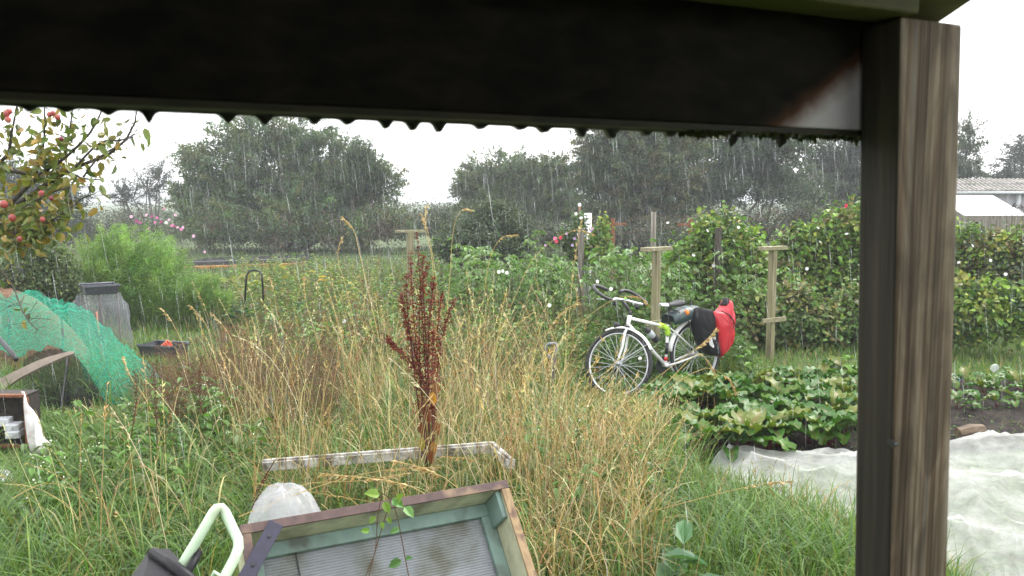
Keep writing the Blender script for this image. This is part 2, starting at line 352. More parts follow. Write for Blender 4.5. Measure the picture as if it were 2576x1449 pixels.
# fascia beam: bottom edge from the photo, horizontal
fb = cb + .052; aR = ca + .13
zb = shc(P(2150, 331, (corner[1] * cp_ + .05)))[2]
def on_front(px, py, b):           # point of the vertical plane at outward distance b seen at a photo position
    r = ray(px, py); t = b / np.dot(r, NN); return CAM + r * t
zb = on_front(2150, 334, fb)[2]; zl = on_front(0, 247, fb)[2]; zfas = (zb + zl) / 2 + .004
aL = -2.2
def shbox(a0, a1, b0, b1, z0, z1): return MB().box(SH((a0 + a1) / 2, (b0 + b1) / 2, (z0 + z1) / 2), E1 * (a1 - a0), NN * (b1 - b0), UP * (z1 - z0))
def fascia_mat():
    # dark board; the triangle of skylight beside the post is painted into its colour
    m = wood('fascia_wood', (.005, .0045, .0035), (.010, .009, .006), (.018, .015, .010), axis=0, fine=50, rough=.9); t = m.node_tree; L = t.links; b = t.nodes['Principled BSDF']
    b.inputs['Specular IOR Level'].default_value = .2
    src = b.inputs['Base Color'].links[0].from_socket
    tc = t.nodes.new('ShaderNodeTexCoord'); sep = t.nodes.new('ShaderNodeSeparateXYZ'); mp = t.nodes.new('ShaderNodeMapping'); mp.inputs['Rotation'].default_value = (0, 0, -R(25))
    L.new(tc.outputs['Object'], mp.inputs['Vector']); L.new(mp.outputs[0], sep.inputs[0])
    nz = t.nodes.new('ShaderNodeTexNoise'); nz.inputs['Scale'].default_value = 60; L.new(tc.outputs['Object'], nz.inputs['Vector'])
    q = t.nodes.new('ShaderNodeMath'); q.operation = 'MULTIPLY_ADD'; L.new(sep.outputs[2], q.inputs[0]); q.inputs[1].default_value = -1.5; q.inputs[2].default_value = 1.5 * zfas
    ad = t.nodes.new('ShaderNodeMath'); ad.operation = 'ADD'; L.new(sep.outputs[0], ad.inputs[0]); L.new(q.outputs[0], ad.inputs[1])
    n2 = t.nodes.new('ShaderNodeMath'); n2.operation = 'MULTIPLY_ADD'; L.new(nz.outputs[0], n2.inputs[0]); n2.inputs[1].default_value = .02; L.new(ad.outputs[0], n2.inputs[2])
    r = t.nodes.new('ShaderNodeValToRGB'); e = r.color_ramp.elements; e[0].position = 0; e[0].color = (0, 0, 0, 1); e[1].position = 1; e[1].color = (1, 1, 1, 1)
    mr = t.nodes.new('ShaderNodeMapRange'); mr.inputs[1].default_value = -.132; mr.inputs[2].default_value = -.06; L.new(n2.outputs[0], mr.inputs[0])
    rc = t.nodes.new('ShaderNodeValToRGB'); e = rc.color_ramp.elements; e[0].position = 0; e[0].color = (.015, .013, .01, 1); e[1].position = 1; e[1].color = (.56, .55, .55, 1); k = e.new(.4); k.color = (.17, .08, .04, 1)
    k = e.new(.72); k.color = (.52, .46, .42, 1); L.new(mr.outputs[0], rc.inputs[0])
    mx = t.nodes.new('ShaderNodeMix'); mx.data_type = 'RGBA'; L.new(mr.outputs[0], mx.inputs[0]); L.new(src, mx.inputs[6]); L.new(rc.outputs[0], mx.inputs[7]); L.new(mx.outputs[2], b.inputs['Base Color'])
    return m
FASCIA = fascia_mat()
ztop = on_front(2163, 96, fb)[2]
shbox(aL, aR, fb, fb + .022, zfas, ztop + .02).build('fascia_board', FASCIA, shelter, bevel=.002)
shbox(aL, aR - .05, fb + .001, fb + .042, zfas - .006, zfas - .0005).build('fascia_batten', wood('damp_batten', (.012, .011, .004), (.022, .02, .007), (.035, .03, .012), axis=0, fine=40), shelter)
# wall plate on top of the post, greened with algae
zp = zt + .001; PIT0 = math.tan(R(22))
rf_ = MB(); rf_.add([SH(a, b, zp + (cb + .04 - b) * PIT0 + dz) for b in (cb + .045, -1.7) for a in (ca + .012, ca + .088) for dz in (.0005, .085)], [(0, 2, 3, 1), (4, 5, 7, 6), (0, 1, 5, 4), (2, 6, 7, 3), (1, 3, 7, 5), (0, 4, 6, 2)]); rf_.build('end_rafter', GREENWOOD, shelter, bevel=.003)
shbox(aL, ca + .010, cb - .012, cb + .040, zp, zp + .09).build('wall_plate', GREENWOOD, shelter, bevel=.003)
# knee brace
b0 = on_front(2160, 215, fb - .012); b1 = on_front(1960, 335, fb - .012)
# roof: corrugated sheets that rise from the front towards the back
PIT = math.tan(R(22)); zr0 = zp + .11; bo = fb + .10
def roofz(b): return zr0 + (cb + .0 - b) * PIT
roof = MB(); NA = 300; A0 = np.linspace(aL, ca + .075, NA)
top = [[SH(a, b, roofz(b) + .009 * math.cos(a / .076 * 2 * math.pi)) for a in A0] for b in (bo, -.8, -1.9)]
roof.grid(top)
roof.build('roof_sheet', plain('grey_roof_sheet', (.05, .05, .048), .5, var=.3, scale=12), shelter, smooth=True, solid=.004)
for i, b in enumerate((cb - .45, cb - 1.2)):
    shbox(aL, ca + .075, b - .025, b + .025, roofz(b) - .062, roofz(b) - .012).build('purlin', DARKWOOD, shelter)
br = MB(); aE = ca + .076
br.add([SH(a, b, roofz(b) + dz) for b in (bo, -1.9) for a in (aE, aE + .02) for dz in (-.05, .014)], [(0, 2, 3, 1), (4, 5, 7, 6), (0, 1, 5, 4), (2, 6, 7, 3), (1, 3, 7, 5), (0, 4, 6, 2)])
br.build('barge_board', GREENWOOD, shelter)
# walls and floor inside
shbox(aL - .03, ca - .35, -1.86, -1.80, 0, roofz(-1.8) - .03).build('back_wall', DARKWOOD, shelter)
shbox(aL - .03, aL, -1.79, cb + .03, 0, roofz(cb) - .1).build('side_wall', DARKWOOD, shelter)
shbox(ca + .08, ca + .11, -1.79, cb - .40, 0, roofz(cb - .40) - .03).build('added_shade_wall', DARKWOOD, shelter)  # unseen wall added to darken the fascia; its gap lights the post
for i in range(11):
    b = -1.75 + i * .2
    if b < cb - .05: shbox(aL, ca + .1, b, b + .19, .25, .285).build('floor_board', DARKWOOD, shelter)
# scalloped drip strip hanging under the fascia, thicker at the left end
dr = MB(); n = 520; aa = np.linspace(-.35, aR - .3, n); low_ = np.zeros(n); rr = random.Random(5)
a = -.34
while a < aR - .30:
    wd = rr.uniform(.0065, .0095); dep = rr.uniform(.003, .0092); low_ = np.maximum(low_, dep * np.exp(-((aa - a) / (wd * .50)) ** 2)); a += rr.choice((.024, .028, .033, .040, .058))
Vd = []; Fd = []
for i in range(n):
    for b in (fb + .030, fb + .041): Vd += [SH(aa[i], b, zfas - .0062), SH(aa[i], b, zfas - .0068 - low_[i])]
for i in range(n - 1):
    o = 4 * i; Fd += [(o, o + 1, o + 5, o + 4), (o + 2, o + 6, o + 7, o + 3), (o + 1, o + 3, o + 7, o + 5)]
dr.add(Vd, Fd).build('drip_strip', plain('wet_felt', (.02, .02, .018), .3), shelter, smooth=True)
# moss and a dead leaf caught under the right end
moss = Cloud(); k = 340
ba = rng.uniform(aR - .34, aR - .03, k); Bm = np.stack([SH(x, fb + rng.uniform(.0, .04), zfas - .005) for x in ba])
moss.leaves(Bm, rdir(k, -1, -.2), rdir(k), rng.uniform(.004, .011, k), .006, pal(k, [(.03, .05, .015), (.05, .05, .02)]))
link('moss', moss.mesh('moss', LEAF, ORG[shelter]), shelter)['kind'] = 'stuff'
for px, py, L, W, dx in ((1850, 338, .017, .010, -.25), (1965, 342, .016, .014, 0.0)):
    p0 = on_front(px, py - 8, fb + .01); c = Cloud(); c.leaves(p0[None], np.array([[dx, 0, -1.]]), np.array([[0, -1., 0]]), L, W, np.array([[.02, .02, .012]]), fine=True)
    link('dead_leaf', c.mesh('dead_leaf', LEAF, ORG[shelter]), shelter)

# ================================================================== TREES
def tree(name, label, lumps, depth, base_px, cols, wts=None, sprays=300, per=110, leaf=.075, spread=.16, up=.35, group=None, trunks=3, thick=.10, sparse=False, yscale=1.0, over=1.12):
    """lumps: (photo x, photo y, half width, half height) of the crown's masses at the tree's distance"""
    base = G(base_px, 503 + 1) * 0; b = P(base_px, 503, depth); base = np.array([b[0], b[1], 0.0])
    root = thing(name, base, label, 'tree', group)
    k = depth / F; L = []
    for i, (x, y, rx, ry) in enumerate(lumps):
        c = P(x, y, depth + rng.uniform(-.35, .35) * rx * k * 1.2); L.append((c, rx * k, ry * k))
    # trunk and limbs
    tb = MB()
    for j in range(trunks):
        o = base + np.array([rng.uniform(-.5, .5) * (trunks > 1), rng.uniform(-.3, .3) * (trunks > 1), 0])
        for c, rx, rz in (L if j == 0 else [L[rng.integers(len(L))] for _ in range(2)]):
            mid = o * .5 + c * .5 + np.array([rng.normal(0, .2), rng.normal(0, .2), -.1 * rz]); q = o * np.array([.75, .75, .8]) + c * np.array([.25, .25, .2])
            tb.tube([o + np.array([0, 0, -.05]), q, mid, c + np.array([0, 0, .3 * rz])], [thick * rng.uniform(.8, 1.2), thick * .7, thick * .45, .015], 6)
    tb.build('trunk', BARK, root, smooth=True)
    # sprays: thin twigs that fan out of each mass, leaves along their outer part
    wv = np.array([r * q for _, r, q in L]) ** .75; which = rng.choice(len(L), sprays, p=wv / wv.sum())
    cen = np.array([L[i][0] for i in which]); rx = np.array([L[i][1] for i in which])[:, None]; rz = np.array([L[i][2] for i in which])[:, None]
    d = rdir(sprays, -.75, 1); sc_ = np.concatenate([rx, rx * .8 * yscale, rz], 1)
    rad = rng.uniform(.5, over, (sprays, 1)) ** .7 + .26 * (rng.uniform(0, 1, (sprays, 1)) < .3) * rng.uniform(.2, 1, (sprays, 1))
    end = cen + d * sc_ * rad; beg = cen + d * sc_ * rad * .25 - np.array([0, 0, 1.]) * rz * .18
    ctrl = (beg + end) / 2 + np.array([0, 0, 1.]) * rz * up * rng.uniform(-.2, .6, (sprays, 1)) + rng.normal(0, .08, (sprays, 3)) * rx
    t = np.linspace(0, 1, 6)[None, :, None]
    A = (1 - t) ** 2 * beg[:, None] + 2 * t * (1 - t) * ctrl[:, None] + t ** 2 * end[:, None]
    tw = Cloud(); tw.rods(A, np.broadcast_to(np.linspace(.016, .004, 6)[None], (sprays, 6)) * (depth / 33), np.tile([[.04, .035, .03]], (sprays, 1)))
    link('twigs', tw.mesh('twigs', STRAW, base), root)
    m = sprays * per; idx = np.repeat(np.arange(sprays), per)
    tt = rng.uniform(.12, 1.04, m)[:, None] ** .8
    pos = (1 - tt) ** 2 * beg[idx] + 2 * tt * (1 - tt) * ctrl[idx] + tt ** 2 * end[idx]
    pos += rng.normal(0, 1, (m, 3)) * np.array([1, 1, .7]) * spread * (1.35 - 1.02 * np.minimum(tt, 1))
    tone = rng.normal(1, .2, sprays)[idx][:, None]; sp = pal(sprays, cols, wts, .1)[idx]
    C = np.clip(sp * tone * rng.normal(1, .15, (m, 1)), .004, .6)
    cr = Cloud(); ls = leaf * rng.uniform(.6, 1.3, m)
    D = rdir(m); cr.leaves(pos, D, unit(rdir(m) + np.array([0, 0, .8])), ls, ls * .75, C)
    nw = int(sprays * .55); wi = rng.choice(len(L), nw, p=wv / wv.sum()); cw = np.array([L[i][0] for i in wi]); sw = np.array([[L[i][1], L[i][1] * .8, L[i][2]] for i in wi]); dw = unit(rdir(nw, -.25, 1) + np.array([0, 0, .25]))
    bw_ = cw + dw * sw * .8; ew = cw + dw * sw * rng.uniform(1.0, 1.34, (nw, 1)) + np.array([0, 0, 1.]) * sw * rng.uniform(-.05, .16, (nw, 1)); mw = (bw_ + ew) / 2 + np.array([0, 0, .05]) * sw
    tw2 = Cloud(); tw2.rods(np.stack([bw_, mw, ew], 1), np.tile([[.008, .006, .003]], (nw, 1)) * (depth / 33), np.tile([[.045, .04, .03]], (nw, 1))); link('twigs', tw2.mesh('twigs', STRAW, base), root)
    pw = int(per * .4); mi = np.repeat(np.arange(nw), pw); t_ = rng.uniform(0, 1.02, nw * pw)[:, None]; posw = (1 - t_) ** 2 * bw_[mi] + 2 * t_ * (1 - t_) * mw[mi] + t_ ** 2 * ew[mi] + rng.normal(0, 1, (nw * pw, 3)) * (.09 - .055 * t_)
    Cw = np.clip(pal(nw, cols, wts, .15)[mi] * rng.normal(1.05, .15, (nw * pw, 1)), .004, .6); lw = leaf * .85 * rng.uniform(.6, 1.2, nw * pw); cr.leaves(posw, rdir(nw * pw), unit(rdir(nw * pw) + np.array([0, 0, .8])), lw, lw * .75, Cw)
    o = link('crown', cr.mesh('crown', LEAF, base), root)
    return root
HAW = [(.068, .12, .042), (.09, .14, .046), (.12, .14, .048), (.07, .125, .06)]
tree('hawthorn_tree', 'broad round hawthorn standing alone, the widest crown left of the sky gap',
     [(700, 420, 170, 125), (560, 450, 120, 75), (840, 430, 110, 85), (640, 350, 110, 65), (760, 345, 90, 55), (930, 470, 85, 70), (500, 510, 80, 50), (700, 540, 250, 75), (900, 545, 125, 70), (540, 560, 110, 65), (500, 400, 60, 40), (800, 500, 120, 90), (600, 500, 130, 90)],
     33, 720, HAW, sprays=760, per=150, leaf=.09, spread=.2)
tree('field_maple', 'pointed light green tree leaning out of the right side of the round hawthorn',
     [(905, 400, 45, 45), (930, 440, 45, 50), (870, 460, 45, 45)], 31.5, 915, [(.045, .085, .025), (.06, .09, .03)], sprays=90, per=100, leaf=.085, trunks=1)
tree('hawthorn_tree', 'rounded olive hawthorn just right of the sky gap, lower than the tall trees beside it',
     [(1260, 450, 110, 70), (1200, 480, 70, 60), (1340, 470, 90, 70), (1280, 540, 150, 65), (1400, 440, 60, 50), (1400, 520, 80, 60)],
     36, 1290, [(.09, .13, .046), (.12, .14, .052), (.07, .115, .046)], sprays=420, per=150, leaf=.09, spread=.2)
tree('tall_hawthorn', 'tall dark hawthorn whose top runs up behind the fascia',
     [(1560, 380, 115, 95), (1640, 440, 130, 90), (1500, 440, 70, 70), (1590, 530, 170, 70), (1690, 340, 110, 90), (1600, 300, 120, 70)],
     31, 1590, [(.062, .105, .044), (.095, .12, .046), (.12, .12, .05), (.06, .098, .056)], sprays=640, per=150, leaf=.09, spread=.2)
tree('ash_tree', 'grey green tree with gaps of sky showing low in its crown',
     [(1850, 400, 130, 90), (1930, 350, 140, 80), (1800, 480, 90, 55), (1960, 470, 130, 70), (1800, 320, 110, 60), (1740, 500, 60, 60)],
     33, 1860, [(.058, .098, .054), (.068, .11, .062), (.08, .12, .06)], sprays=520, per=130, leaf=.09, spread=.2)
tree('ash_tree', 'feathery tree half hidden by the inner side of the corner post',
     [(2110, 420, 90, 80), (2080, 500, 120, 60), (2170, 370, 90, 80), (2200, 480, 100, 80)], 37, 2130,
     [(.05, .07, .04), (.045, .062, .04)], sprays=330, per=130, leaf=.09, spread=.2)
tree('willow_tree', 'slim tree rising right beside the lit edge of the corner post',
     [(2410, 400, 55, 70), (2440, 350, 40, 60), (2430, 430, 60, 50), (2330, 400, 80, 90)], 38, 2400, [(.05, .075, .035), (.06, .085, .04)], sprays=150, per=90, leaf=.085, trunks=2)
tree('dark_tree', 'dark tree behind the barn at the far right edge',
     [(2570, 400, 60, 50), (2540, 445, 60, 35), (2640, 380, 80, 80)], 44, 2575, [(.032, .045, .035), (.04, .055, .04)], sprays=170, per=100, leaf=.09)
tree('thin_tree', 'small thin tree with bare twigs, seen over the pink flowers',
     [(370, 470, 60, 55), (330, 500, 55, 40), (400, 440, 40, 45), (300, 480, 30, 30)], 46, 375, [(.05, .065, .045)], sprays=130, per=34, leaf=.085, spread=.1, trunks=4, thick=.07)
tree('grey_green_tree', 'soft grey green tree behind the plum branches',
     [(60, 500, 110, 60), (150, 520, 80, 50), (20, 450, 80, 50), (90, 570, 140, 50)], 36, 80, [(.045, .07, .045), (.05, .075, .05)], sprays=200, per=110, leaf=.085)

def bush(name, label, lumps, depth, cols, wts=None, sprays=120, per=90, leaf=.06, spread=.1, cat='bush', group=None, deep=.8, z0=0.0, mat=None, fine=False, stick=.006, flower=None, zlo=-.5):
    """a mound of leafy shoots down to the ground"""
    k = depth / F; cx = np.mean([l[0] for l in lumps]); b = P(cx, 503, depth); base = np.array([b[0], b[1], z0])
    root = thing(name, base, label, cat, group)
    L = [(P(x, y, depth), rx * k, ry * k) for x, y, rx, ry in lumps]
    wv = np.array([r * q for _, r, q in L]); which = rng.choice(len(L), sprays, p=wv / wv.sum())
    cen = np.array([L[i][0] for i in which]); S3 = np.array([[L[i][1], L[i][1] * deep, L[i][2]] for i in which])
    d = rdir(sprays, zlo, 1); end = cen + d * S3 * (rng.uniform(.55, 1.0, (sprays, 1)) + .28 * (rng.uniform(0, 1, (sprays, 1)) < .22)); end[:, 2] = np.maximum(end[:, 2], z0 + .05)
    beg = cen + (d * S3) * .35; beg[:, 2] = np.maximum(beg[:, 2] - S3[:, 2] * .7, z0)
    ctrl = (beg + end) / 2 + np.array([0, 0, .25]) * S3
    t = np.linspace(0, 1, 5)[None, :, None]; A = (1 - t) ** 2 * beg[:, None] + 2 * t * (1 - t) * ctrl[:, None] + t ** 2 * end[:, None]
    st = Cloud(); st.rods(A, np.broadcast_to(np.linspace(stick, stick * .4, 5)[None], (sprays, 5)), pal(sprays, [(.06, .05, .03), (.08, .07, .03)]))
    link('stems', st.mesh('stems', STRAW, base), root)
    m = sprays * per; idx = np.repeat(np.arange(sprays), per); tt = rng.uniform(.1, 1.03, m)[:, None]
    pos = (1 - tt) ** 2 * beg[idx] + 2 * tt * (1 - tt) * ctrl[idx] + tt ** 2 * end[idx] + rng.normal(0, spread, (m, 3)); pos[:, 2] = np.maximum(pos[:, 2], z0 + .01)
    C = np.clip(pal(sprays, cols, wts, .22)[idx] * rng.normal(1, .25, (m, 1)), .004, .7)
    cr = Cloud(); ls = leaf * rng.uniform(.55, 1.3, m); D = rdir(m, -.9, .4); cr.leaves(pos, D, unit(rdir(m) + np.array([0, -.3, .9])), ls, ls * .8, C, fine=fine)
    link('foliage', cr.mesh('foliage', mat or LEAF, base), root)
    return root, end

# ================================================================== HEDGES AND BUSHES in the middle distance
for args in (
    ('undergrowth_bush', 'shady brambles and dead grass along the foot of the round hawthorn', [(560, 580, 110, 55), (720, 575, 130, 60), (880, 580, 110, 55), (990, 560, 60, 55)], 31, HAW + [(.10, .075, .045)], None, 300, 90, .08, .14),
    ('field_hedge', 'low hedge at the back of the field under the small thin tree', [(300, 575, 120, 45), (420, 575, 80, 40), (180, 580, 100, 45), (50, 590, 120, 50)], 38, [(.05, .07, .04), (.07, .08, .05), (.06, .06, .04)], None, 200, 80, .09, .14),
    ('far_hedge', 'long far hedge line closing the field in front of the hill', [(100, 545, 160, 22), (350, 540, 160, 22), (1000, 535, 180, 24), (1150, 535, 150, 24), (1400, 535, 200, 26), (1800, 530, 260, 30), (2200, 530, 240, 30), (2500, 520, 240, 40)], 58, [(.06, .08, .05), (.07, .085, .05)], None, 420, 60, .14, .22),
    ('field_hedge', 'low hedge closing the sky gap between the two hawthorns', [(1070, 560, 90, 40), (1130, 565, 70, 38)], 34, [(.05, .08, .04), (.08, .09, .04)], None, 90, 80, .09, .14),
    ('bramble_bank', 'dark bank of brambles under the tall trees behind the wire fence', [(1500, 590, 130, 40), (1680, 585, 130, 45), (1850, 575, 140, 50), (2050, 560, 150, 60), (1350, 590, 110, 40)], 28, [(.035, .055, .03), (.05, .06, .035), (.09, .06, .04), (.06, .085, .03)], None, 420, 90, .075, .13),
    ('grey_willow_bush', 'big grey green bush behind the seeding grasses, left of the sweet pea canes', [(1230, 575, 95, 65), (1160, 605, 80, 55), (1290, 600, 75, 60), (1240, 540, 50, 40)], 18, [(.07, .10, .055), (.085, .12, .06), (.055, .085, .04)], None, 300, 110, .05, .09),
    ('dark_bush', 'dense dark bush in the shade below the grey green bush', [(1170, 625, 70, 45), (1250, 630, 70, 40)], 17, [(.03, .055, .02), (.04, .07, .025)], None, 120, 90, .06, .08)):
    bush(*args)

# asparagus: a fine feathery bright green mound
def asparagus():
    lumps = [(330, 690, 120, 100), (420, 720, 130, 90), (260, 680, 80, 70), (330, 605, 95, 60), (500, 740, 80, 65), (555, 750, 40, 60), (240, 620, 60, 55), (400, 660, 90, 70)]
    depth = 13.2; k = depth / F; b = P(390, 503, depth); base = np.array([b[0], b[1], 0]); root = thing('asparagus_bush', base, 'feathery bright green asparagus mound behind the net column', 'bush')
    st = Cloud(); fo = Cloud(); n = 230
    wv = np.array([l[2] * l[3] for l in lumps], float); which = rng.choice(len(lumps), n, p=wv / wv.sum())
    cen = np.array([P(lumps[i][0], lumps[i][1], depth) for i in which]); S3 = np.array([[lumps[i][2] * k, lumps[i][2] * k * .8, lumps[i][3] * k] for i in which])
    d = rdir(n, -.3, 1); end = cen + d * S3 * rng.uniform(.55, 1.06, (n, 1)); beg = base + (cen - base) * np.array([.75, .75, 0]) + rng.normal(0, .12, (n, 3)) * np.array([1, 1, 0]); beg[:, 2] = 0
    ctrl = beg * .35 + end * .65; ctrl[:, 2] = np.maximum(beg[:, 2], end[:, 2] * .8)
    t = np.linspace(0, 1, 6)[None, :, None]; A = (1 - t) ** 2 * beg[:, None] + 2 * t * (1 - t) * ctrl[:, None] + t ** 2 * end[:, None]
    st.rods(A, np.broadcast_to(np.linspace(.006, .002, 6)[None], (n, 6)), pal(n, [(.12, .20, .05)]))
    link('stems', st.mesh('stems', LEAF, base), root)
    per = 420; m = n * per; idx = np.repeat(np.arange(n), per); tt = rng.uniform(.25, 1.03, m)[:, None]
    pos = (1 - tt) ** 2 * beg[idx] + 2 * tt * (1 - tt) * ctrl[idx] + tt ** 2 * end[idx] + rng.normal(0, .11, (m, 3)) * (1.25 - tt)
    C = np.clip(pal(n, [(.17, .30, .06), (.21, .34, .07), (.13, .25, .05)], None, .12)[idx] * rng.normal(1, .15, (m, 1)), .01, .6)
    fo.leaves(pos, rdir(m, -.2, 1), rdir(m), rng.uniform(.03, .06, m), .0085, C, fold=0, droop=0)
    link('foliage', fo.mesh('foliage', LEAF, base), root)
asparagus()

# bindweed and bramble hedge behind the bike shed posts
HOP = [(.17, .28, .05), (.13, .23, .045), (.22, .31, .055), (.10, .17, .05), (.25, .27, .07)]
def petal_mesh(name, r, col, n=9, cup=.5, mat=None):
    b = MB(); V = [(0, 0, -r * cup)]; V += [(r * math.cos(2 * math.pi * k / n) * (1 + .08 * (k % 2)), r * math.sin(2 * math.pi * k / n) * (1 + .08 * (k % 2)), 0) for k in range(n)]
    me = bpy.data.meshes.new(name); me.from_pydata(V, [], [(0, 1 + k, 1 + (k + 1) % n) for k in range(n)]); me.update()
    a = me.attributes.new('Col', 'FLOAT_COLOR', 'POINT'); a.data.foreach_set('color', np.tile([*col, 1], len(V)).astype(np.float32)); me.materials.append(FLOWER); return me
TRUMPET = petal_mesh('bindweed_flower', .024, (.82, .82, .80))
def flowers(root, me, pts, name='flower'):
    for p in pts:
        o = link(name, me, root, np.array(p) - ORG[root]); o.rotation_euler = (R(random.uniform(30, 100)), R(random.uniform(-30, 30)), R(random.uniform(-50, 50)))
rb, _ = bush('bindweed_hedge', 'bright green bindweed heap smothering a dark post, left of the notch in the hedge', [(1800, 605, 55, 70), (1850, 640, 55, 75), (1745, 650, 45, 60), (1890, 680, 35, 60), (1850, 730, 70, 60), (1700, 690, 40, 40), (1775, 730, 45, 50)], 12.2, HOP, None, 250, 70, .075, .09, 'hedge', fine=True, mat=LEAFW)
flowers(rb, TRUMPET, [P(1780, 580, 11.6), P(1858, 572, 11.6), P(1745, 642, 11.6), P(1795, 668, 11.5), ])
rb, _ = bush('bindweed_hedge', 'bright green bindweed heap between the notch in the hedge and the corner post', [(2030, 625, 60, 65), (2110, 595, 55, 70), (2160, 590, 60, 75), (1985, 680, 45, 60), (2060, 720, 90, 70), (2140, 700, 80, 90), (1950, 750, 40, 50)], 12.4, HOP + [(.16, .13, .06)], None, 320, 70, .075, .09, 'hedge', fine=True, mat=LEAFW)
flowers(rb, TRUMPET, [P(2058, 573, 11.7), P(2064, 608, 11.6), P(2030, 676, 11.5), P(2130, 588, 11.7)])
rb, _ = bush('bramble_hedge', 'mixed bramble hedge on the far side of the corner post, below the white roof', [(2450, 640, 90, 80), (2560, 650, 90, 90), (2400, 700, 80, 80), (2500, 740, 110, 90), (2650, 700, 120, 110), (2300, 680, 110, 100)], 12.6, HOP + [(.09, .12, .06), (.14, .12, .05), (.16, .20, .11)], None, 460, 75, .07, .09, 'hedge', fine=True, mat=LEAFW)
flowers(rb, TRUMPET, [P(2412, 660, 11.7), P(2447, 618, 11.8), P(2492, 655, 11.7), P(2530, 690, 11.6)])
bush('nettle_bank', 'nettles and hogweed growing in front of the corner post hedge', [(1960, 800, 50, 60), (2060, 810, 70, 50), (2150, 790, 50, 70), (1850, 810, 50, 55), (2010, 760, 30, 60), (1900, 770, 25, 50)], 11.2, [(.14, .23, .06), (.18, .22, .08), (.24, .21, .09), (.11, .20, .055)], None, 260, 60, .07, .09, 'plants', fine=True)
bush('bramble_bank', 'scruffy yellow green brambles filling the notch of the hedge behind the T posts', [(1930, 690, 60, 50), (1700, 730, 60, 45), (1990, 740, 60, 60), (1860, 760, 80, 50), (2090, 760, 70, 50), (1790, 770, 60, 45)], 12.9, HOP + [(.24, .20, .08), (.20, .24, .12)], None, 280, 65, .06, .1, 'brambles', fine=True)
bush('bramble_skirt', 'leafy brambles at the foot of the hedge beyond the corner post', [(2430, 800, 70, 60), (2470, 760, 70, 60), (2540, 790, 70, 60), (2400, 770, 70, 60)], 10.6, HOP + [(.05, .10, .03)], None, 170, 55, .075, .08, 'plants', fine=True, mat=LEAFW)
bush('shrub', 'dull green shrub between the asparagus and the plum tree', [(80, 690, 90, 70), (140, 740, 60, 60), (30, 730, 70, 70), (100, 640, 70, 40)], 12.8, [(.10, .15, .05), (.14, .18, .06), (.08, .12, .04)], None, 260, 80, .05, .09, fine=True)
bush('bean_vines', 'pale green climber on canes between the sweet peas and the rusty iron post', [(1510, 590, 18, 45), (1500, 630, 24, 45)], 13.6, HOP, None, 50, 60, .06, .05, 'climber', fine=True)
bush('sweet_pea_vines', 'sweet peas climbing a bundle of brown canes beside a wooden post', [(1455, 570, 16, 50), (1465, 630, 26, 40), (1425, 600, 20, 30)], 14.0, [(.09, .15, .06), (.11, .17, .06)], None, 50, 50, .055, .05, 'climber', fine=True)

# ================================================================== raspberry canes: one of each kind, then copies
RASP = [(.12, .22, .06), (.15, .26, .07), (.18, .27, .09), (.24, .32, .18)]
def cane_meshes(i):
    h = rng.uniform(.95, 1.3); c = Cloud(); az = np.array([rng.uniform(0, 6.28)])
    A = c.stems(np.zeros((1, 3)), az, np.array([h]), np.array([.006]), np.array([rng.uniform(.5, 1.1)]), np.array([.05]), np.array([[.12, .10, .05]]), 8)[0]
    f = Cloud(); n = 26; k = rng.uniform(.15, 1, n) * 7.99; i0 = k.astype(int); fr = (k - i0)[:, None]; pos = A[i0] * (1 - fr) + A[np.minimum(i0 + 1, 8)] * fr
    out = rdir(n, -.1, .5); pos2 = pos + out * rng.uniform(.06, .16, (n, 1))
    c.rods(np.stack([pos, pos2], 1), np.full((n, 2), .0018), np.tile([[.12, .14, .05]], (n, 1)))
    for s in (-1, 0, 1):
        D = unit(out * np.array([1, 1, .2]) + np.cross(out, [0, 0, 1.]) * s * .9 + np.array([0, 0, -.45])); L = rng.uniform(.075, .115, n) * (1 if s == 0 else .85)
        f.leaves(pos2, D, unit(rdir(n) * .5 + np.array([0, 0, 1.])), L, L * .68, pal(n, RASP, (3, 3, 2, .7)), fine=True)
    return c.mesh('cane', STRAW), f.mesh('leaves', LEAFW)
CANES = [cane_meshes(i) for i in range(7)]
def plant_out(name, label, cat, group, pts, kinds, names=('stem', 'leaves'), smin=.8, smax=1.15):
    for j, p in enumerate(pts):
        root = thing(name, p, label(p) if callable(label) else label, cat, group); s = random.uniform(smin, smax); root.scale = (s, s, s * random.uniform(.9, 1.1)); root.rotation_euler = (0, 0, random.uniform(0, 6.28))
        for nm, me in zip(names, kinds[j % len(kinds)]): link(nm, me, root)
pts = np.concatenate([scatter(84, gpoly((1080, 830), (1500, 905), (1640, 900), (1640, 815), (1130, 745))), scatter(66, gpoly((1640, 905), (1940, 880), (1990, 820), (1640, 815)))])
def cane_label(p):
    x = vis0(p); pl = ('beside the far T post', 'below the big grey green bush', 'below the red flowers', 'below the sweet pea canes', 'straight behind the handlebar', 'behind the saddle', 'behind the red pannier', 'between the two near T posts')[int(np.searchsorted([1140, 1260, 1380, 1500, 1600, 1720, 1840], x))]
    return 'leafy raspberry cane %s, in the %s of the patch' % (pl, 'front' if p[1] < 9.9 else 'middle' if p[1] < 11.2 else 'back')
def vis0(p): return 1288 + F * p[0] / (p[1] * cp_ + CAM[2] * sp_)
plant_out('raspberry_cane', cane_label, 'cane', 'raspberry canes behind the bicycle', pts, CANES)

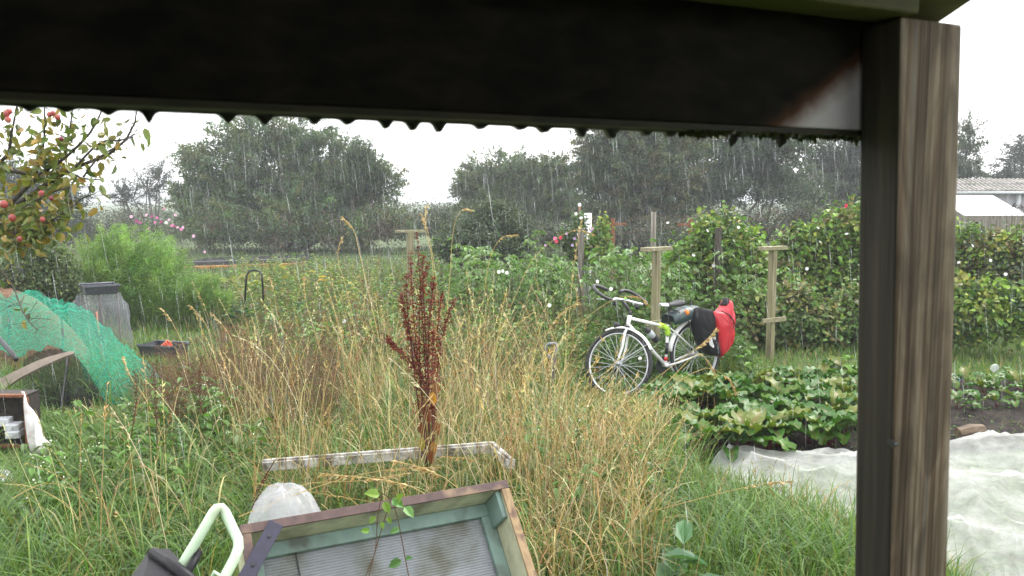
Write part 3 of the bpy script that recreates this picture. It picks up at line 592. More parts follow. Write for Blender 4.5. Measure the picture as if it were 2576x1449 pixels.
# ================================================================== GRASS AND HERBS
GREEN = [(.095, .19, .034), (.12, .225, .04), (.075, .16, .034), (.16, .23, .05)]
BED = gpoly((1640, 1020), (2170, 975), (2900, 955), (2900, 1110), (2160, 1165), (1830, 1185), (1700, 1130))
FLEECE_FRONT = [(1780, 1190), (1830, 1215), (1960, 1255), (2100, 1300), (2190, 1345), (2320, 1400), (2420, 1500), (2560, 1640), (2800, 1700)]
FLEECE_BACK = [(1790, 1182), (1880, 1165), (1990, 1162), (2100, 1150), (2200, 1140), (2330, 1130), (2480, 1106), (2620, 1112), (2900, 1110)]
FLEECE = [G(*p)[:2] for p in FLEECE_FRONT] + [G(*p)[:2] for p in FLEECE_BACK[::-1]]
def frustum(n, d0, d1, p=1.0, margin=.06):
    y = d0 + (d1 - d0) * rng.uniform(0, 1, n) ** p; x = rng.uniform(-1, 1, n) * (y * (.601 + margin) + .3)
    return np.stack([x, y, 0 * x], 1)
def vis(p):
    q = p - CAM; dd_ = q @ np.array([0, cp_, -sp_]); return 1288 + F * q[..., 0] / dd_, 724.5 - F * (q @ np.array([0, sp_, cp_])) / dd_
def low(B, h):
    # growth stays trodden short in front of the bicycle, the low crate and the net heap
    x, _ = vis(B); d = B[:, 1]; h = np.broadcast_to(h, len(B)).copy()
    for x0, x1, yl, dm in ((1430, 1870, 985, 9.2), (335, 500, 880, 10.4), (60, 335, 1010, 7.6), (1780, 2200, 1160, 6.0), (-50, 140, 1120, 6.4), (590, 665, 800, 12)):
        k = (x > x0) & (x < x1) & (d < dm); h[k] = np.minimum(h[k], np.maximum(.07, CAM[2] - d[k] * (yl - 503) / F) * rng.uniform(.7, 1.05, k.sum()))
    return h
def stuff(name, cl, mat, label): mark(link(name, cl.mesh(name, mat)), label, 'grass' if 'grass' in name else 'plants', kind='stuff')
# short green grass everywhere it shows
g = Cloud()
B = frustum(120000, 3.4, 13.5, 1.25); B = B[~inpoly(B, FLEECE) & ~inpoly(B, BED)]; n = len(B)
patch = (np.sin(B[:, 0] * 2.1 + 1) * np.sin(B[:, 1] * 1.7) + rng.normal(0, .5, n)) * .5
h = rng.gamma(5, .035, n) * (1 + .35 * patch) + .05
mown = inpoly(B, gpoly((1850, 950), (2180, 985), (2900, 960), (2900, 850), (1900, 880))) | inpoly(B, gpoly((330, 900), (560, 905), (620, 840), (430, 815), (300, 840)))
h[mown] *= .45; h = low(B, h)
C = pal(n, GREEN, (3, 3, 2, 2)); dry = rng.uniform(0, 1, n) < .10; C[dry] = pal(dry.sum(), [(.32, .24, .09), (.22, .17, .07)])
g.blades(B, rng.uniform(0, 6.28, n), h, .0045 + .00045 * B[:, 1], rng.uniform(.3, 1.9, n), rng.uniform(0, .35, n), C, 3, tip=C * np.array([1.35, 1.15, .9]))
stuff('grass', g, GRASS, 'short wet green grass covering the plot')
# rank long grass in the near part
g = Cloud()
B = np.concatenate([scatter(7000, gpoly((-80, 1000), (600, 1060), (700, 1300), (560, 1560), (-150, 1560))), scatter(5200, gpoly((1290, 1160), (1660, 1010), (1700, 1240), (1950, 1330), (2250, 1500), (1300, 1560))), scatter(6500, gpoly((600, 930), (1650, 960), (1300, 1250), (560, 1250))), scatter(900, gpoly((640, 1290), (1290, 1240), (1300, 1340), (640, 1400)))])
n = len(B); C = pal(n, GREEN + [(.10, .17, .07)], (3, 3, 2, 2, 2))
g.blades(B, rng.uniform(0, 6.28, n), low(B, rng.uniform(.25, .62, n)), rng.uniform(.006, .012, n), rng.uniform(.8, 2.4, n), rng.uniform(.05, .4, n), C, 5)
stuff('long_grass', g, GRASS, 'long arching green grass in the unmown foreground')
# far field grass
g = Cloud(); B = frustum(42000, 12.5, 34, 1.2); n = len(B); C = pal(n, [(.08, .13, .04), (.07, .12, .045), (.11, .15, .05), (.13, .12, .05)], (3, 3, 2, 1))
hh = rng.uniform(.06, .22, n); rank = (np.abs(B[:, 0] + .04 * B[:, 1]) < 8) & (B[:, 1] < 22); hh[rank] *= 1.7
g.blades(B, rng.uniform(0, 6.28, n), hh, .004 + .0011 * B[:, 1], rng.uniform(.2, 1.4, n), rng.uniform(0, .3, n), C, 2)
stuff('field_grass', g, GRASS, 'grey green rough grass of the field behind the plot')

# straw coloured seeding grass
SC = [(.44, .34, .145), (.52, .43, .22), (.29, .18, .07), (.55, .49, .30)]
def seed_grass(cl, B, h, lean, bend, az, col, rad=.0021, heads=True, S=7):
    n = len(B); A = cl.stems(B, az, h, rad, bend, lean, col, S)
    if heads:
        m = 11; k = np.repeat(np.arange(n), m); q = rng.uniform(.80, 1.0, n * m) * S; i0 = np.minimum(q.astype(int), S - 1); fr = (q - i0)[:, None]
        pos = A[k, i0] * (1 - fr) + A[k, i0 + 1] * fr; tan = unit(A[k, S] - A[k, S - 1])
        D = unit(tan + rdir(n * m) * .45 + np.array([0, 0, -.25])); L = rng.uniform(.014, .032, n * m) * np.repeat(np.clip(h, .5, 1.4), m)
        cl.leaves(pos, D, rdir(n * m), L, L * .28, np.clip(col[k] * rng.normal(1.12, .15, (n * m, 1)), 0, .8), fold=.2)
    return A
g = Cloud()
zones = [(300, gpoly((600, 1110), (1330, 1090), (1300, 1250), (560, 1290))), (420, gpoly((880, 960), (1560, 1000), (1620, 1120), (1250, 1130), (850, 1110))),
         (460, gpoly((1290, 1180), (1640, 1080), (1640, 1560), (1330, 1600))), (80, gpoly((480, 950), (900, 960), (880, 1110), (420, 1110))), (70, gpoly((250, 1100), (600, 1100), (560, 1500), (150, 1500))),
         (150, gpoly((640, 1290), (1290, 1240), (1300, 1340), (640, 1400))), (90, gpoly((850, 870), (1480, 900), (1480, 1000), (850, 980))), (60, gpoly((1640, 1080), (1800, 1120), (2100, 1330), (1650, 1560)))]
for cnt, poly in zones:
    n = cnt; cc0 = scatter(max(3, cnt // 14), poly); B = cc0[rng.integers(0, len(cc0), n)] + rng.normal(0, 1, (n, 3)) * np.array([.13, .13, 0]); hk = rng.uniform(.75, 1.2, n); h = np.where(rng.uniform(0, 1, n) < .42, rng.uniform(.85, 1.3, n), rng.uniform(.25, .8, n)); h = low(B, h)
    seed_grass(g, B, h, np.abs(rng.normal(.1, .14, n)), np.abs(rng.normal(.35, .4, n)), rng.uniform(0, 6.28, n), pal(n, SC, (3, 3, 2, 1)), rad=rng.uniform(.0016, .0036, n))
stuff('seeding_grass', g, STRAW, 'thin straw coloured grass gone to seed across the middle of the plot')
g = Cloud()
for cnt, poly in ((2000, zones[2][1]), (800, zones[0][1]), (800, zones[1][1]), (260, zones[4][1]), (260, zones[3][1]), (420, gpoly((640, 1290), (1290, 1240), (1300, 1340), (640, 1400)))):
    B = scatter(cnt, poly); n = cnt
    g.blades(B + np.array([0, 0, 1]) * rng.uniform(0, .25, (n, 1)), rng.uniform(0, 6.28, n), low(B, rng.uniform(.18, .55, n)), rng.uniform(.005, .010, n), rng.uniform(.8, 3.0, n), rng.uniform(0, .5, n), pal(n, [(.35, .25, .09), (.42, .33, .15), (.25, .16, .055), (.44, .38, .21), (.13, .20, .05)]), 5)
stuff('dead_grass_leaves', g, STRAW, 'curled golden dead grass leaves low among the stalks')
# the tall single stalks one can follow with the eye
def stalk(pts, label, col=(.50, .36, .14), head=.3, rad=.0028):
    pts = np.array(pts, float); root = thing('grass_stalk', (pts[0][0], pts[0][1], pts[0][2]), label, 'grass', 'single tall grass stalks')
    t = np.linspace(0, 1, 14); m = len(pts) - 1
    def cr(tt):
        x = tt * m; i = min(int(x), m - 1); f = x - i; p0 = pts[max(i - 1, 0)]; p1 = pts[i]; p2 = pts[i + 1]; p3 = pts[min(i + 2, m)]
        return .5 * (2 * p1 + (p2 - p0) * f + (2 * p0 - 5 * p1 + 4 * p2 - p3) * f * f + (3 * p1 - p0 - 3 * p2 + p3) * f ** 3)
    A = np.array([cr(q) for q in t])[None]; c = Cloud(); c.rods(A, np.linspace(rad, rad * .4, 14)[None], np.array([col]))
    link('stem', c.mesh('stem', STRAW, pts[0]), root)
    hd = Cloud(); k = int(26 + 40 * head); q = rng.uniform(1 - head, 1.0, k); pos = np.array([cr(x) for x in q]); tan = unit(np.array([cr(min(x + .02, 1)) - cr(x - .02) for x in q]))
    L = rng.uniform(.02, .045, k); hd.leaves(pos, unit(tan + rdir(k) * .4 + np.array([0, 0, -.5])), rdir(k), L, L * .3, pal(k, [(.50, .37, .18), (.55, .45, .25), (.40, .26, .1)]), fold=.2)
    link('seed_head', hd.mesh('seed_head', STRAW, pts[0]), root)
ST = [([(955, 860), (905, 640), (890, 580), (862, 546)], 6.0, 'arching stalk whose head hangs left of the dark red dock'), ([(1075, 1050), (1090, 700), (1070, 575), (1073, 520)], 6.2, 'pale upright stalk standing tallest just right of the dock tip'),
      ([(1085, 1050), (1100, 760), (1080, 600), (1060, 540)], 6.2, 'pale stalk with a long head close behind the dock tip'), ([(1110, 980), (1130, 720), (1140, 580), (1160, 530), (1185, 528)], 7, 'stalk with a nodding head against the big grey green bush'),
      ([(1180, 1000), (1210, 800), (1230, 660), (1260, 600), (1300, 590)], 7, 'stalk bending right below the grey green bush'), ([(1200, 980), (1290, 760), (1350, 640), (1440, 580), (1495, 590)], 7.2, 'stalk leaning far right with its head before the wooden post'),
      ([(1160, 1180), (1290, 1000), (1420, 850), (1530, 760), (1600, 745), (1635, 770)], 6.2, 'long stalk arching over the handlebar of the bicycle'), ([(1380, 1240), (1500, 1080), (1640, 960), (1760, 870), (1800, 830)], 5.4, 'long stalk leaning across both bicycle wheels'),
      ([(1380, 1400), (1560, 1100), (1700, 940), (1760, 890), (1800, 940)], 5.0, 'drooping stalk with hanging heads in front of the rear wheel'), ([(1430, 1320), (1620, 1040), (1760, 930), (1830, 950), (1850, 985)], 5.0, 'low arching stalk crossing the bottom of the rear wheel'),
      ([(1290, 1250), (1300, 1000), (1345, 900), (1400, 800), (1455, 760)], 6, 'stalk with a thick head just left of the front wheel'), ([(1250, 1300), (1380, 1050), (1420, 930), (1440, 700), (1462, 560)], 6, 'thin upright stalk left of the front wheel'),
      ([(560, 1000), (540, 900), (520, 820), (480, 770)], 7, 'stalk leaning left towards the black crate'), ([(600, 1010), (590, 900), (575, 840), (535, 790)], 7, 'stalk leaning left just behind the black hoop'),
      ([(420, 1130), (370, 1010), (330, 950), (310, 900)], 6, 'stalk crossing the green net from the right'), ([(455, 1010), (470, 900), (435, 815), (405, 775)], 7, 'slim stalk standing in front of the black crate'),
      ([(660, 1290), (760, 1220), (900, 1210), (1020, 1190)], 4.2, 'fallen yellow stalk lying over the white window frame'), ([(600, 1300), (700, 1260), (860, 1205), (990, 1180), (1100, 1175)], 4.0, 'long fallen stalk lying along the top of the cold frame'),
      ([(640, 1215), (800, 1240), (950, 1265), (1080, 1290)], 4.1, 'fallen stalk crossing towards the brown rim'), ([(1290, 1500), (1190, 1380), (1050, 1230), (800, 1190)], 3.7, 'bowed stalk leaning left over the rim corner'),
      ([(1400, 1420), (1500, 1330), (1700, 1270), (1900, 1220), (1990, 1210)], 4.3, 'long low stalk reaching right to the white fleece'), ([(1350, 1500), (1300, 1380), (1130, 1210), (1000, 1160)], 3.9, 'yellow stalk bending left above the brown rim'),
      ([(30, 1255), (120, 1215), (230, 1250), (330, 1330)], 4.6, 'fallen stalk in the grass right of the white bag'), ([(340, 1395), (320, 1330), (295, 1290)], 4.4, 'short pale stalk left of the green chair tube'),
      ([(735, 900), (700, 800), (690, 740), (680, 700)], 9, 'far slim stalk beside the yellow leaves'), ([(830, 960), (790, 830), (770, 760), (765, 700)], 8, 'far stalk right of the yellow leaves'), ([(900, 900), (880, 760), (850, 650), (860, 600)], 8, 'stalk left of the dock, bare and straight')]
for pp, d, lab in ST:
    q = [P(x, y, d + .25 * (i / len(pp))) for i, (x, y) in enumerate(pp)]
    stalk(q, lab)

# brown dead stems of last month's weeds
g = Cloud(); polys = [(620, gpoly((380, 1000), (900, 985), (880, 1150), (420, 1160))), (260, gpoly((600, 860), (1000, 870), (960, 990), (560, 960))), (150, gpoly((1080, 900), (1420, 920), (1360, 1100), (1100, 1090))), (140, gpoly((900, 800), (1500, 830), (1500, 880), (900, 860)))]
for cnt, poly in polys:
    B = scatter(cnt, poly); n = cnt; col = pal(n, [(.11, .055, .028), (.16, .085, .04), (.08, .04, .025)]); h = low(B, rng.uniform(.35, .85, n)); az = rng.normal(np.pi, 1.0, n)
    A = g.stems(B, az, h, .0026, rng.uniform(0, .6, n), rng.uniform(.1, .75, n), col, 5)
    m = 9; k = np.repeat(np.arange(n), m); q = rng.uniform(1.8, 5, n * m); i0 = np.minimum(q.astype(int), 4); fr = (q - i0)[:, None]; pos = A[k, i0] * (1 - fr) + A[k, i0 + 1] * fr
    e = pos + rdir(n * m, -.1, 1) * rng.uniform(.03, .12, (n * m, 1)); g.rods(np.stack([pos, e], 1), np.full((n * m, 2), .0012), col[k])
    for r in range(3): L = rng.uniform(.006, .014, n * m); g.leaves(e + rng.normal(0, .012, (n * m, 3)), rdir(n * m), rdir(n * m), L, L * .8, np.clip(col[k] * rng.uniform(.8, 2.2, (n * m, 1)), 0, .5))
stuff('dead_weeds', g, STRAW, 'brown twiggy dead weeds leaning over left of the dock')

# mixed leafy weeds of the middle ground
g = Cloud()
for cnt, poly, hmax, cols in ((2100, gpoly((560, 830), (1120, 860), (1120, 720), (600, 700)), .75, [(.16, .25, .06), (.20, .27, .07), (.12, .20, .08), (.27, .26, .07), (.16, .12, .06)]),
                              (1700, gpoly((620, 960), (1560, 990), (1500, 860), (640, 850)), .62, [(.14, .24, .065), (.11, .20, .055), (.18, .26, .08), (.20, .17, .08)]),
                              (500, gpoly((1500, 1010), (1640, 1010), (1900, 950), (1850, 890), (1500, 900)), .5, [(.10, .18, .045), (.08, .15, .05)]),
                              (800, gpoly((1250, 1240), (1680, 1000), (1720, 1120), (1700, 1300), (1380, 1500)), .32, [(.13, .23, .06), (.16, .24, .06)]),
                              (260, gpoly((120, 1090), (620, 1090), (560, 1480), (40, 1480)), .34, [(.10, .18, .04), (.13, .22, .05), (.16, .24, .07)])):
    B = scatter(cnt, poly); n = cnt; h = low(B, rng.uniform(.3, 1, n) * hmax); col = pal(n, cols, None, .15)
    A = g.stems(B, rng.uniform(0, 6.28, n), h, .003, rng.uniform(0, .6, n), rng.uniform(0, .3, n), col * .8, 4)
    m = 14; k = np.repeat(np.arange(n), m); q = rng.uniform(.6, 4, n * m); i0 = np.minimum(q.astype(int), 3); fr = (q - i0)[:, None]; pos = A[k, i0] * (1 - fr) + A[k, i0 + 1] * fr
    L = rng.uniform(.025, .075, n * m) * (.7 + .5 * h[k] / hmax); g.leaves(pos, rdir(n * m, -.4, .7), unit(rdir(n * m) * .6 + np.array([0, 0, 1.])), L, L * .55, np.clip(col[k] * rng.normal(1, .18, (n * m, 1)), .005, .6), fine=True)
stuff('weeds', g, LEAFW, 'mixed leafy weeds filling the ground between the larger plants')

# nettles with white flowers in the left foreground
def weed_meshes(i):
    c = Cloud(); f = Cloud(); ns = 4; az = rng.uniform(0, 6.28, ns); A = c.stems(rng.normal(0, .05, (ns, 3)) * np.array([1, 1, 0]), az, rng.uniform(.32, .6, ns), .0035, rng.uniform(.1, .7, ns), rng.uniform(0, .3, ns), pal(ns, [(.10, .13, .05)]), 7)
    for s in range(ns):
        for j in range(2, 8):
            for q in (0, np.pi):
                a = az[s] + q + (j % 2) * 1.57; D = np.array([[math.cos(a), math.sin(a), -.25]]); L = random.uniform(.07, .11) * (1.25 - j * .08)
                f.leaves(A[s, j][None], D, np.array([[0, 0, 1.]]) + rdir(1) * .3, L, L * .62, pal(1, [(.08, .155, .035), (.105, .19, .04), (.13, .22, .06)]), fine=True)
            if j > 4 and i % 2 == 0:
                for q in range(3): f.leaves(A[s, j][None] + rng.normal(0, .012, (1, 3)), rdir(1, 0, 1), rdir(1), .016, .010, np.array([[.75, .76, .70]]))
    return c.mesh('nettle_stem', STRAW), f.mesh('nettle_leaves', LEAFW)
WEEDS = [weed_meshes(i) for i in range(5)]
pts = np.concatenate([scatter(16, gpoly((380, 1110), (640, 1120), (640, 1270), (470, 1330), (330, 1250))), scatter(8, gpoly((120, 1200), (420, 1250), (420, 1400), (60, 1400))), scatter(10, gpoly((1330, 1250), (1650, 1250), (1650, 1420), (1380, 1420)))])
def nettle_label(p):
    x, y = vis(p); return 'leafy dead nettle %s, %s' % ('right of the cold frame' if x > 1200 else 'beside the green chair tube' if x > 480 else 'in front of the dead brown weeds' if x > 330 else 'in the open grass below the iron box', 'close by' if p[1] < 4.9 else 'further back' if p[1] < 5.7 else 'at the back')
plant_out('dead_nettle', nettle_label, 'weed', 'dead nettles in the foreground grass', pts, WEEDS)

# ================================================================== THE BICYCLE
fr_c = G(1560, 1000); 
FWD = np.array([-math.cos(R(32)), -math.sin(R(32)), 0])
base_r = fr_c - FWD * 1.03; base_r[2] = -.01
LEANB = R(4.5); LEFT0 = np.cross(UP, FWD); BUP = UP * math.cos(LEANB) - LEFT0 * math.sin(LEANB); BLEFT = LEFT0 * math.cos(LEANB) + UP * math.sin(LEANB)
def K(x, z, y=0.0): return base_r + FWD * x + BUP * z + BLEFT * y
ST_AX = unit(K(.868, .815) - K(.902, .70)); ST_O = K(.885, .757); ST_R = np.array(Matrix.Rotation(R(-60), 3, V3(ST_AX)))
def KS(x, z, y=0.0): return ST_O + ST_R @ (K(x, z, y) - ST_O)      # steered parts: the bars are turned hard to the right
SL = ST_R @ BLEFT; SF = ST_R @ FWD; SU = ST_R @ BUP
bike = thing('bicycle', base_r, 'white touring bicycle with loop handlebars leaning on a wooden T post', 'bicycle')
BWHITE = plain('bike_white', (.80, .80, .80), .22, var=.03, dirt=(.30, .28, .24), dscale=22, damt=.70)
BBLACK = plain('bike_black', (.02, .02, .022), .45); CHROME = plain('bike_alloy', (.62, .63, .65), .28, metal=.85, var=.08); RUBBER = plain('rubber', (.022, .022, .024), .7, var=.3)
RIMM = plain('rim_silver', (.60, .61, .63), .3, metal=.5, var=.06)
RH, FH, BBk, STt, HTt, HTb = (0, .345), (1.03, .345), (.42, .27), (.365, .665), (.868, .815), (.902, .70)
f = MB()
f.tube([K(*HTt), K(*HTb)], .021, 10); f.tube([K(.872, .79), K(.362, .655)], .0165, 10); f.tube([K(.895, .725), K(*BBk)], .0205, 10)
f.tube([K(*BBk), K(.362, .675)], .0165, 10); f.tube([K(BBk[0], BBk[1], -.036), K(BBk[0], BBk[1], .036)], .022, 10)
for s in (-1, 1):
    f.tube([K(.36, .655, s * .012), K(.30, .60, s * .04), K(*RH, s * .066)], .008, 8); f.tube([K(.41, .27, s * .03), K(.30, .285, s * .05), K(*RH, s * .066)], .0105, 8)
    f.tube([K(.02, .345, s * .066), K(-.012, .33, s * .066)], .013, 6)
frame = f.build('frame', BWHITE, bike, smooth=True)
for z0, z1 in ((.38, .50), ):
    q0 = np.array([.42 - .058 * (z0 - .27) / .405, z0]); q1 = np.array([.42 - .058 * (z1 - .27) / .405, z1]); MB().tube([K(*q0), K(*q1)], .0185, 10).build('tube_sleeve', BBLACK, frame, smooth=True)
MB().tube([K(.414, .315), K(.4085, .352)], .0183, 10).build('red_band', plain('red_tape', (.55, .02, .025), .4), frame, smooth=True)
# lettering down the tube
txt = bpy.data.curves.new('lettering', 'FONT'); txt.body = 'DAWES'; txt.size = .054; txt.space_character = 1.35; txt.extrude = .0006; txt.offset = .0012; txt.align_x = 'CENTER'; txt.align_y = 'CENTER'; txt.materials.append(BBLACK)
tmp = link('lettering_source', txt); dg = bpy.context.evaluated_depsgraph_get(); lme = bpy.data.meshes.new_from_object(tmp.evaluated_get(dg)); bpy.data.objects.remove(tmp); to = link('lettering', lme, frame); a_ = K(.80, .635); b_ = K(.60, .445); ex = V3((b_ - a_) / np.linalg.norm(b_ - a_)); ez = V3(BLEFT); ey = ez.cross(ex)
mid = (a_ + b_) / 2 + BLEFT * .0207
to.matrix_local = Matrix.Translation(V3(mid - ORG[bike])) @ Matrix((ex, ey, ez)).transposed().to_4x4()
# fork
f = MB(); f.tube([KS(.90, .705), KS(.912, .665)], .018, 8)
for s in (-1, 1): f.tube([KS(.908, .67, s * .02), KS(.918, .645, s * .045), KS(.955, .50, s * .05), KS(1.0, .40, s * .052), KS(*FH, s * .054)], [.014, .014, .0125, .010, .009], 8)
f.build('fork', BWHITE, bike, smooth=True)
MB().tube([KS(.9005, .712), KS(.904, .694)], .0235, 12).build('headset', BBLACK, bike, smooth=True)
def wheel(hx, hz, lab, K=K, BLEFT=BLEFT):
    C0 = K(hx, hz); ring = lambda r, n=56: [K(hx + r * math.cos(2 * math.pi * k / n), hz + r * math.sin(2 * math.pi * k / n)) for k in range(n)]
    w_ = MB(); 
    for off, r in ((.009, .306), (-.009, .306)): w_.tube([p + BLEFT * off for p in ring(r)], .0075, 6, closed=True)
    wr = w_.build('wheel', RIMM, bike, smooth=True); mark(wr, lab)
    MB().tube(ring(.331), .0205, 8, closed=True).build('tyre', RUBBER, wr, smooth=True)
    for s in (.0165, -.0165): MB().tube([p + BLEFT * s for p in ring(.334)], .0022, 4, closed=True).build('reflective_stripe', plain('reflective_stripe', (.75, .75, .75), .3), wr, smooth=True)
    MB().tube([K(hx, hz, -.05), K(hx, hz, -.03), K(hx, hz, -.028), K(hx, hz, .028), K(hx, hz, .03), K(hx, hz, .05)], [.012, .024, .012, .012, .024, .012], 12).build('hub', CHROME, wr, smooth=True)
    sp = MB()
    for k in range(28):
        a = 2 * math.pi * k / 28; s = .028 if k % 2 else -.028; ah = a + (.9 if (k // 2) % 2 else -.9)
        sp.tube([K(hx + .022 * math.cos(ah), hz + .022 * math.sin(ah), s), K(hx + .303 * math.cos(a), hz + .303 * math.sin(a), 0)], .0016, 4)
    sp.build('spokes', CHROME, wr)['kind'] = 'stuff'
    return wr
fw = wheel(*FH, 'front wheel', KS, SL); rw = wheel(*RH, 'rear wheel beside the red bag')
MB().lathe([(0, -.004), (.018, -.004), (.02, 0), (.018, .004), (0, .004)], KS(.80, .37, .01), SL, 10).build('wheel_reflector', plain('clear_reflector', (.75, .74, .68), .25), fw, smooth=True)
# mudguards
def guard(hx, hz, a0, a1, r=.368, K=K):
    prof = [(-.030, -.014), (-.024, .0), (0, .008), (.024, .0), (.030, -.014)]; rows = []
    for k in range(25):
        a = R(a0 + (a1 - a0) * k / 24); rows.append([K(hx + (r + dz) * math.cos(a), hz + (r + dz) * math.sin(a), y) for y, dz in prof])
    return MB().grid(rows)
g1 = guard(*FH, 165, 74, K=KS).build('front_mudguard', BWHITE, bike, smooth=True, solid=.002); g2 = guard(*RH, 10, 168).build('rear_mudguard', BWHITE, bike, smooth=True, solid=.002)
# the forward end of the front guard runs ahead of the fork, the stays hold it to the hub
for hx, hz, a, g_ in ((*FH, 155, g1), (*RH, 20, g2), (*RH, 75, g2)):
    K_ = KS if hx > .5 else K
    for s in (-1, 1): MB().tube([K_(hx, hz, s * .058), K_(hx + .365 * math.cos(R(a)), hz + .365 * math.sin(R(a)), s * .03)], .0025, 5).build('stay', CHROME, g_)
# saddle, seat post
MB().tube([K(.362, .665), K(.335, .875)], .0136, 10).build('seat_post', BBLACK, bike, smooth=True)
MB().tube([K(.364, .660), K(.361, .684)], .021, 10).build('seat_clamp', CHROME, bike, smooth=True)
s_ = MB(); rows = []
for t in np.linspace(0, 1, 13):
    x = .20 + .265 * t; wv_ = .072 * (1 - t) ** 1.3 + .022; zc = .905 + .018 * (1 - t) ** 3 - .006 * math.sin(t * 3.1) ; rows.append([K(x, zc - .045 * (1 - .5 * t), wv_ * 1.0), K(x, zc - .012, wv_ * 1.02), K(x, zc + .004, wv_ * .6), K(x, zc + .008, 0), K(x, zc + .004, -wv_ * .6), K(x, zc - .012, -wv_ * 1.02), K(x, zc - .045 * (1 - .5 * t), -wv_)])
sad = MB().grid(rows[:9]).build('saddle', plain('saddle_black', (.03, .03, .033), .5), bike, smooth=True, solid=.006)
MB().grid(rows[8:]).build('saddle_nose', plain('saddle_white', (.75, .74, .72), .4), sad, smooth=True, solid=.006)
MB().tube([K(.24, .875, .02), K(.335, .868, .02), K(.43, .885, .012)], .004, 6).tube([K(.24, .875, -.02), K(.335, .868, -.02), K(.43, .885, -.012)], .004, 6).build('saddle_rails', CHROME, sad, smooth=True)
# stem and loop handlebar
MB().tube([KS(.868, .815), KS(.858, .86)], .019, 10).tube([KS(.860, .85), KS(.905, .93), KS(.935, .985)], .017, 10).build('stem', BBLACK, bike, smooth=True)
HB = np.array([.935, .985]); TURN = R(-24)
def H(x, y, z):     # handlebar frame: x ahead, y to the left, z up, turned a little
    return KS(HB[0] + x * math.cos(TURN) - y * math.sin(TURN), HB[1] + z + .8 * x, x * math.sin(TURN) + y * math.cos(TURN))
hb = MB().tube([H(0, -.11, .0), H(0, -.04, 0), H(0, .04, 0), H(0, .11, 0)], .0155, 10).build('handlebar', CHROME, bike, smooth=True)
for s in (-1, 1):
    silver = [H(0, s * .07, 0), H(-.025, s * .13, .005), H(-.06, s * .19, .015), H(-.075, s * .235, .02)]
    MB().tube(silver, .0125, 9).build('bare_bar', RIMM, hb, smooth=True)
    loop = [H(-.072, s * .225, .02), H(-.075, s * .275, .022), H(-.045, s * .315, .026), H(.02, s * .325, .034), H(.09, s * .30, .045), H(.125, s * .25, .05), H(.125, s * .18, .048), H(.11, s * .12, .04), H(.10, s * .085, .035)]
    MB().tube(loop, .0175, 9).build('bar_tape', BBLACK, hb, smooth=True)
    MB().box(H(-.05, s * .16, -.025), SL * .05, SF * .045, SU * .04).build('shifter', BBLACK, hb, bevel=.01)
    MB().tube([H(-.02, s * .15, -.02), H(.04, s * .20, -.04), H(.075, s * .29, -.065)], [.006, .006, .004], 6).build('brake_lever', CHROME, hb, smooth=True)
    MB().tube([H(.0, s * .12, -.03), H(.05, s * .08, -.12), KS(.93, .80, s * .03), KS(.90, .70, s * .025)], .0028, 5).build('cable', BBLACK, hb)
MB().lathe([(0, .02), (.014, .017), (.018, .006), (.017, 0), (0, 0)], H(-.01, -.04, .016), SU, 12).build('bell', plain('bell_green', (.30, .75, .10), .35), hb, smooth=True)
# lamp on the fork crown
lp = MB().lathe([(0, -.045), (.02, -.04), (.033, -.005), (.035, .012)], KS(1.02, .735, .01), SF, 14).build('head_lamp', BBLACK, bike, smooth=True)
MB().lathe([(.034, .012), (.02, .02), (0, .022)], KS(1.02, .735, .01), SF, 14).build('lens', plain('lamp_lens', (.6, .62, .62), .15), lp, smooth=True)
MB().tube([KS(.93, .685), KS(.985, .725)], .006, 6).build('bracket', BBLACK, lp)
# cranks and pedals
ch = MB().lathe([(.015, -.004), (.082, -.004), (.088, 0), (.082, .004), (.015, .004)], K(.42, .27, -.045), BLEFT, 24).build('chainring', BBLACK, bike, smooth=False)
MB().box(K(.376, .195, .075), FWD * .028, BLEFT * .014, (K(.42, .27) - K(.332, .12)) * 1.0).build('crank', CHROME, bike, bevel=.004)
MB().box(K(.332, .115, .12), FWD * .085, BLEFT * .07, BUP * .026).build('pedal', BBLACK, bike, bevel=.006)
MB().box(K(.508, .42, -.12), FWD * .085, BLEFT * .07, BUP * .026).build('pedal', BBLACK, bike, bevel=.006)
MB().box(K(.464, .345, -.075), FWD * .028, BLEFT * .014, (K(.508, .42) - K(.42, .27))).build('crank', CHROME, bike, bevel=.004)
# rack
rk = MB()
for s in (-1, 1):
    rk.tube([K(.30, .74, s * .06), K(.22, .745, s * .065), K(-.18, .745, s * .065), K(-.20, .74, 0)], .0055, 6)
    rk.tube([K(*RH, s * .07), K(-.02, .745, s * .07)], .0055, 6); rk.tube([K(*RH, s * .07), K(.16, .745, s * .07)], .0055, 6); rk.tube([K(*RH, s * .07), K(-.16, .745, s * .07)], .0055, 6)
for x in (.2, .1, 0, -.1): rk.tube([K(x, .745, -.065), K(x, .745, .065)], .0045, 6)
rack = rk.build('rack', BBLACK, bike, smooth=True)
MB().lathe([(0, -.012), (.026, -.012), (.029, 0), (.026, .012), (0, .012)], K(.185, .80, .09), BLEFT * .8 + FWD * .6, 14).build('reflector', plain('orange_reflector', (.85, .24, .03), .25), rack, smooth=True)
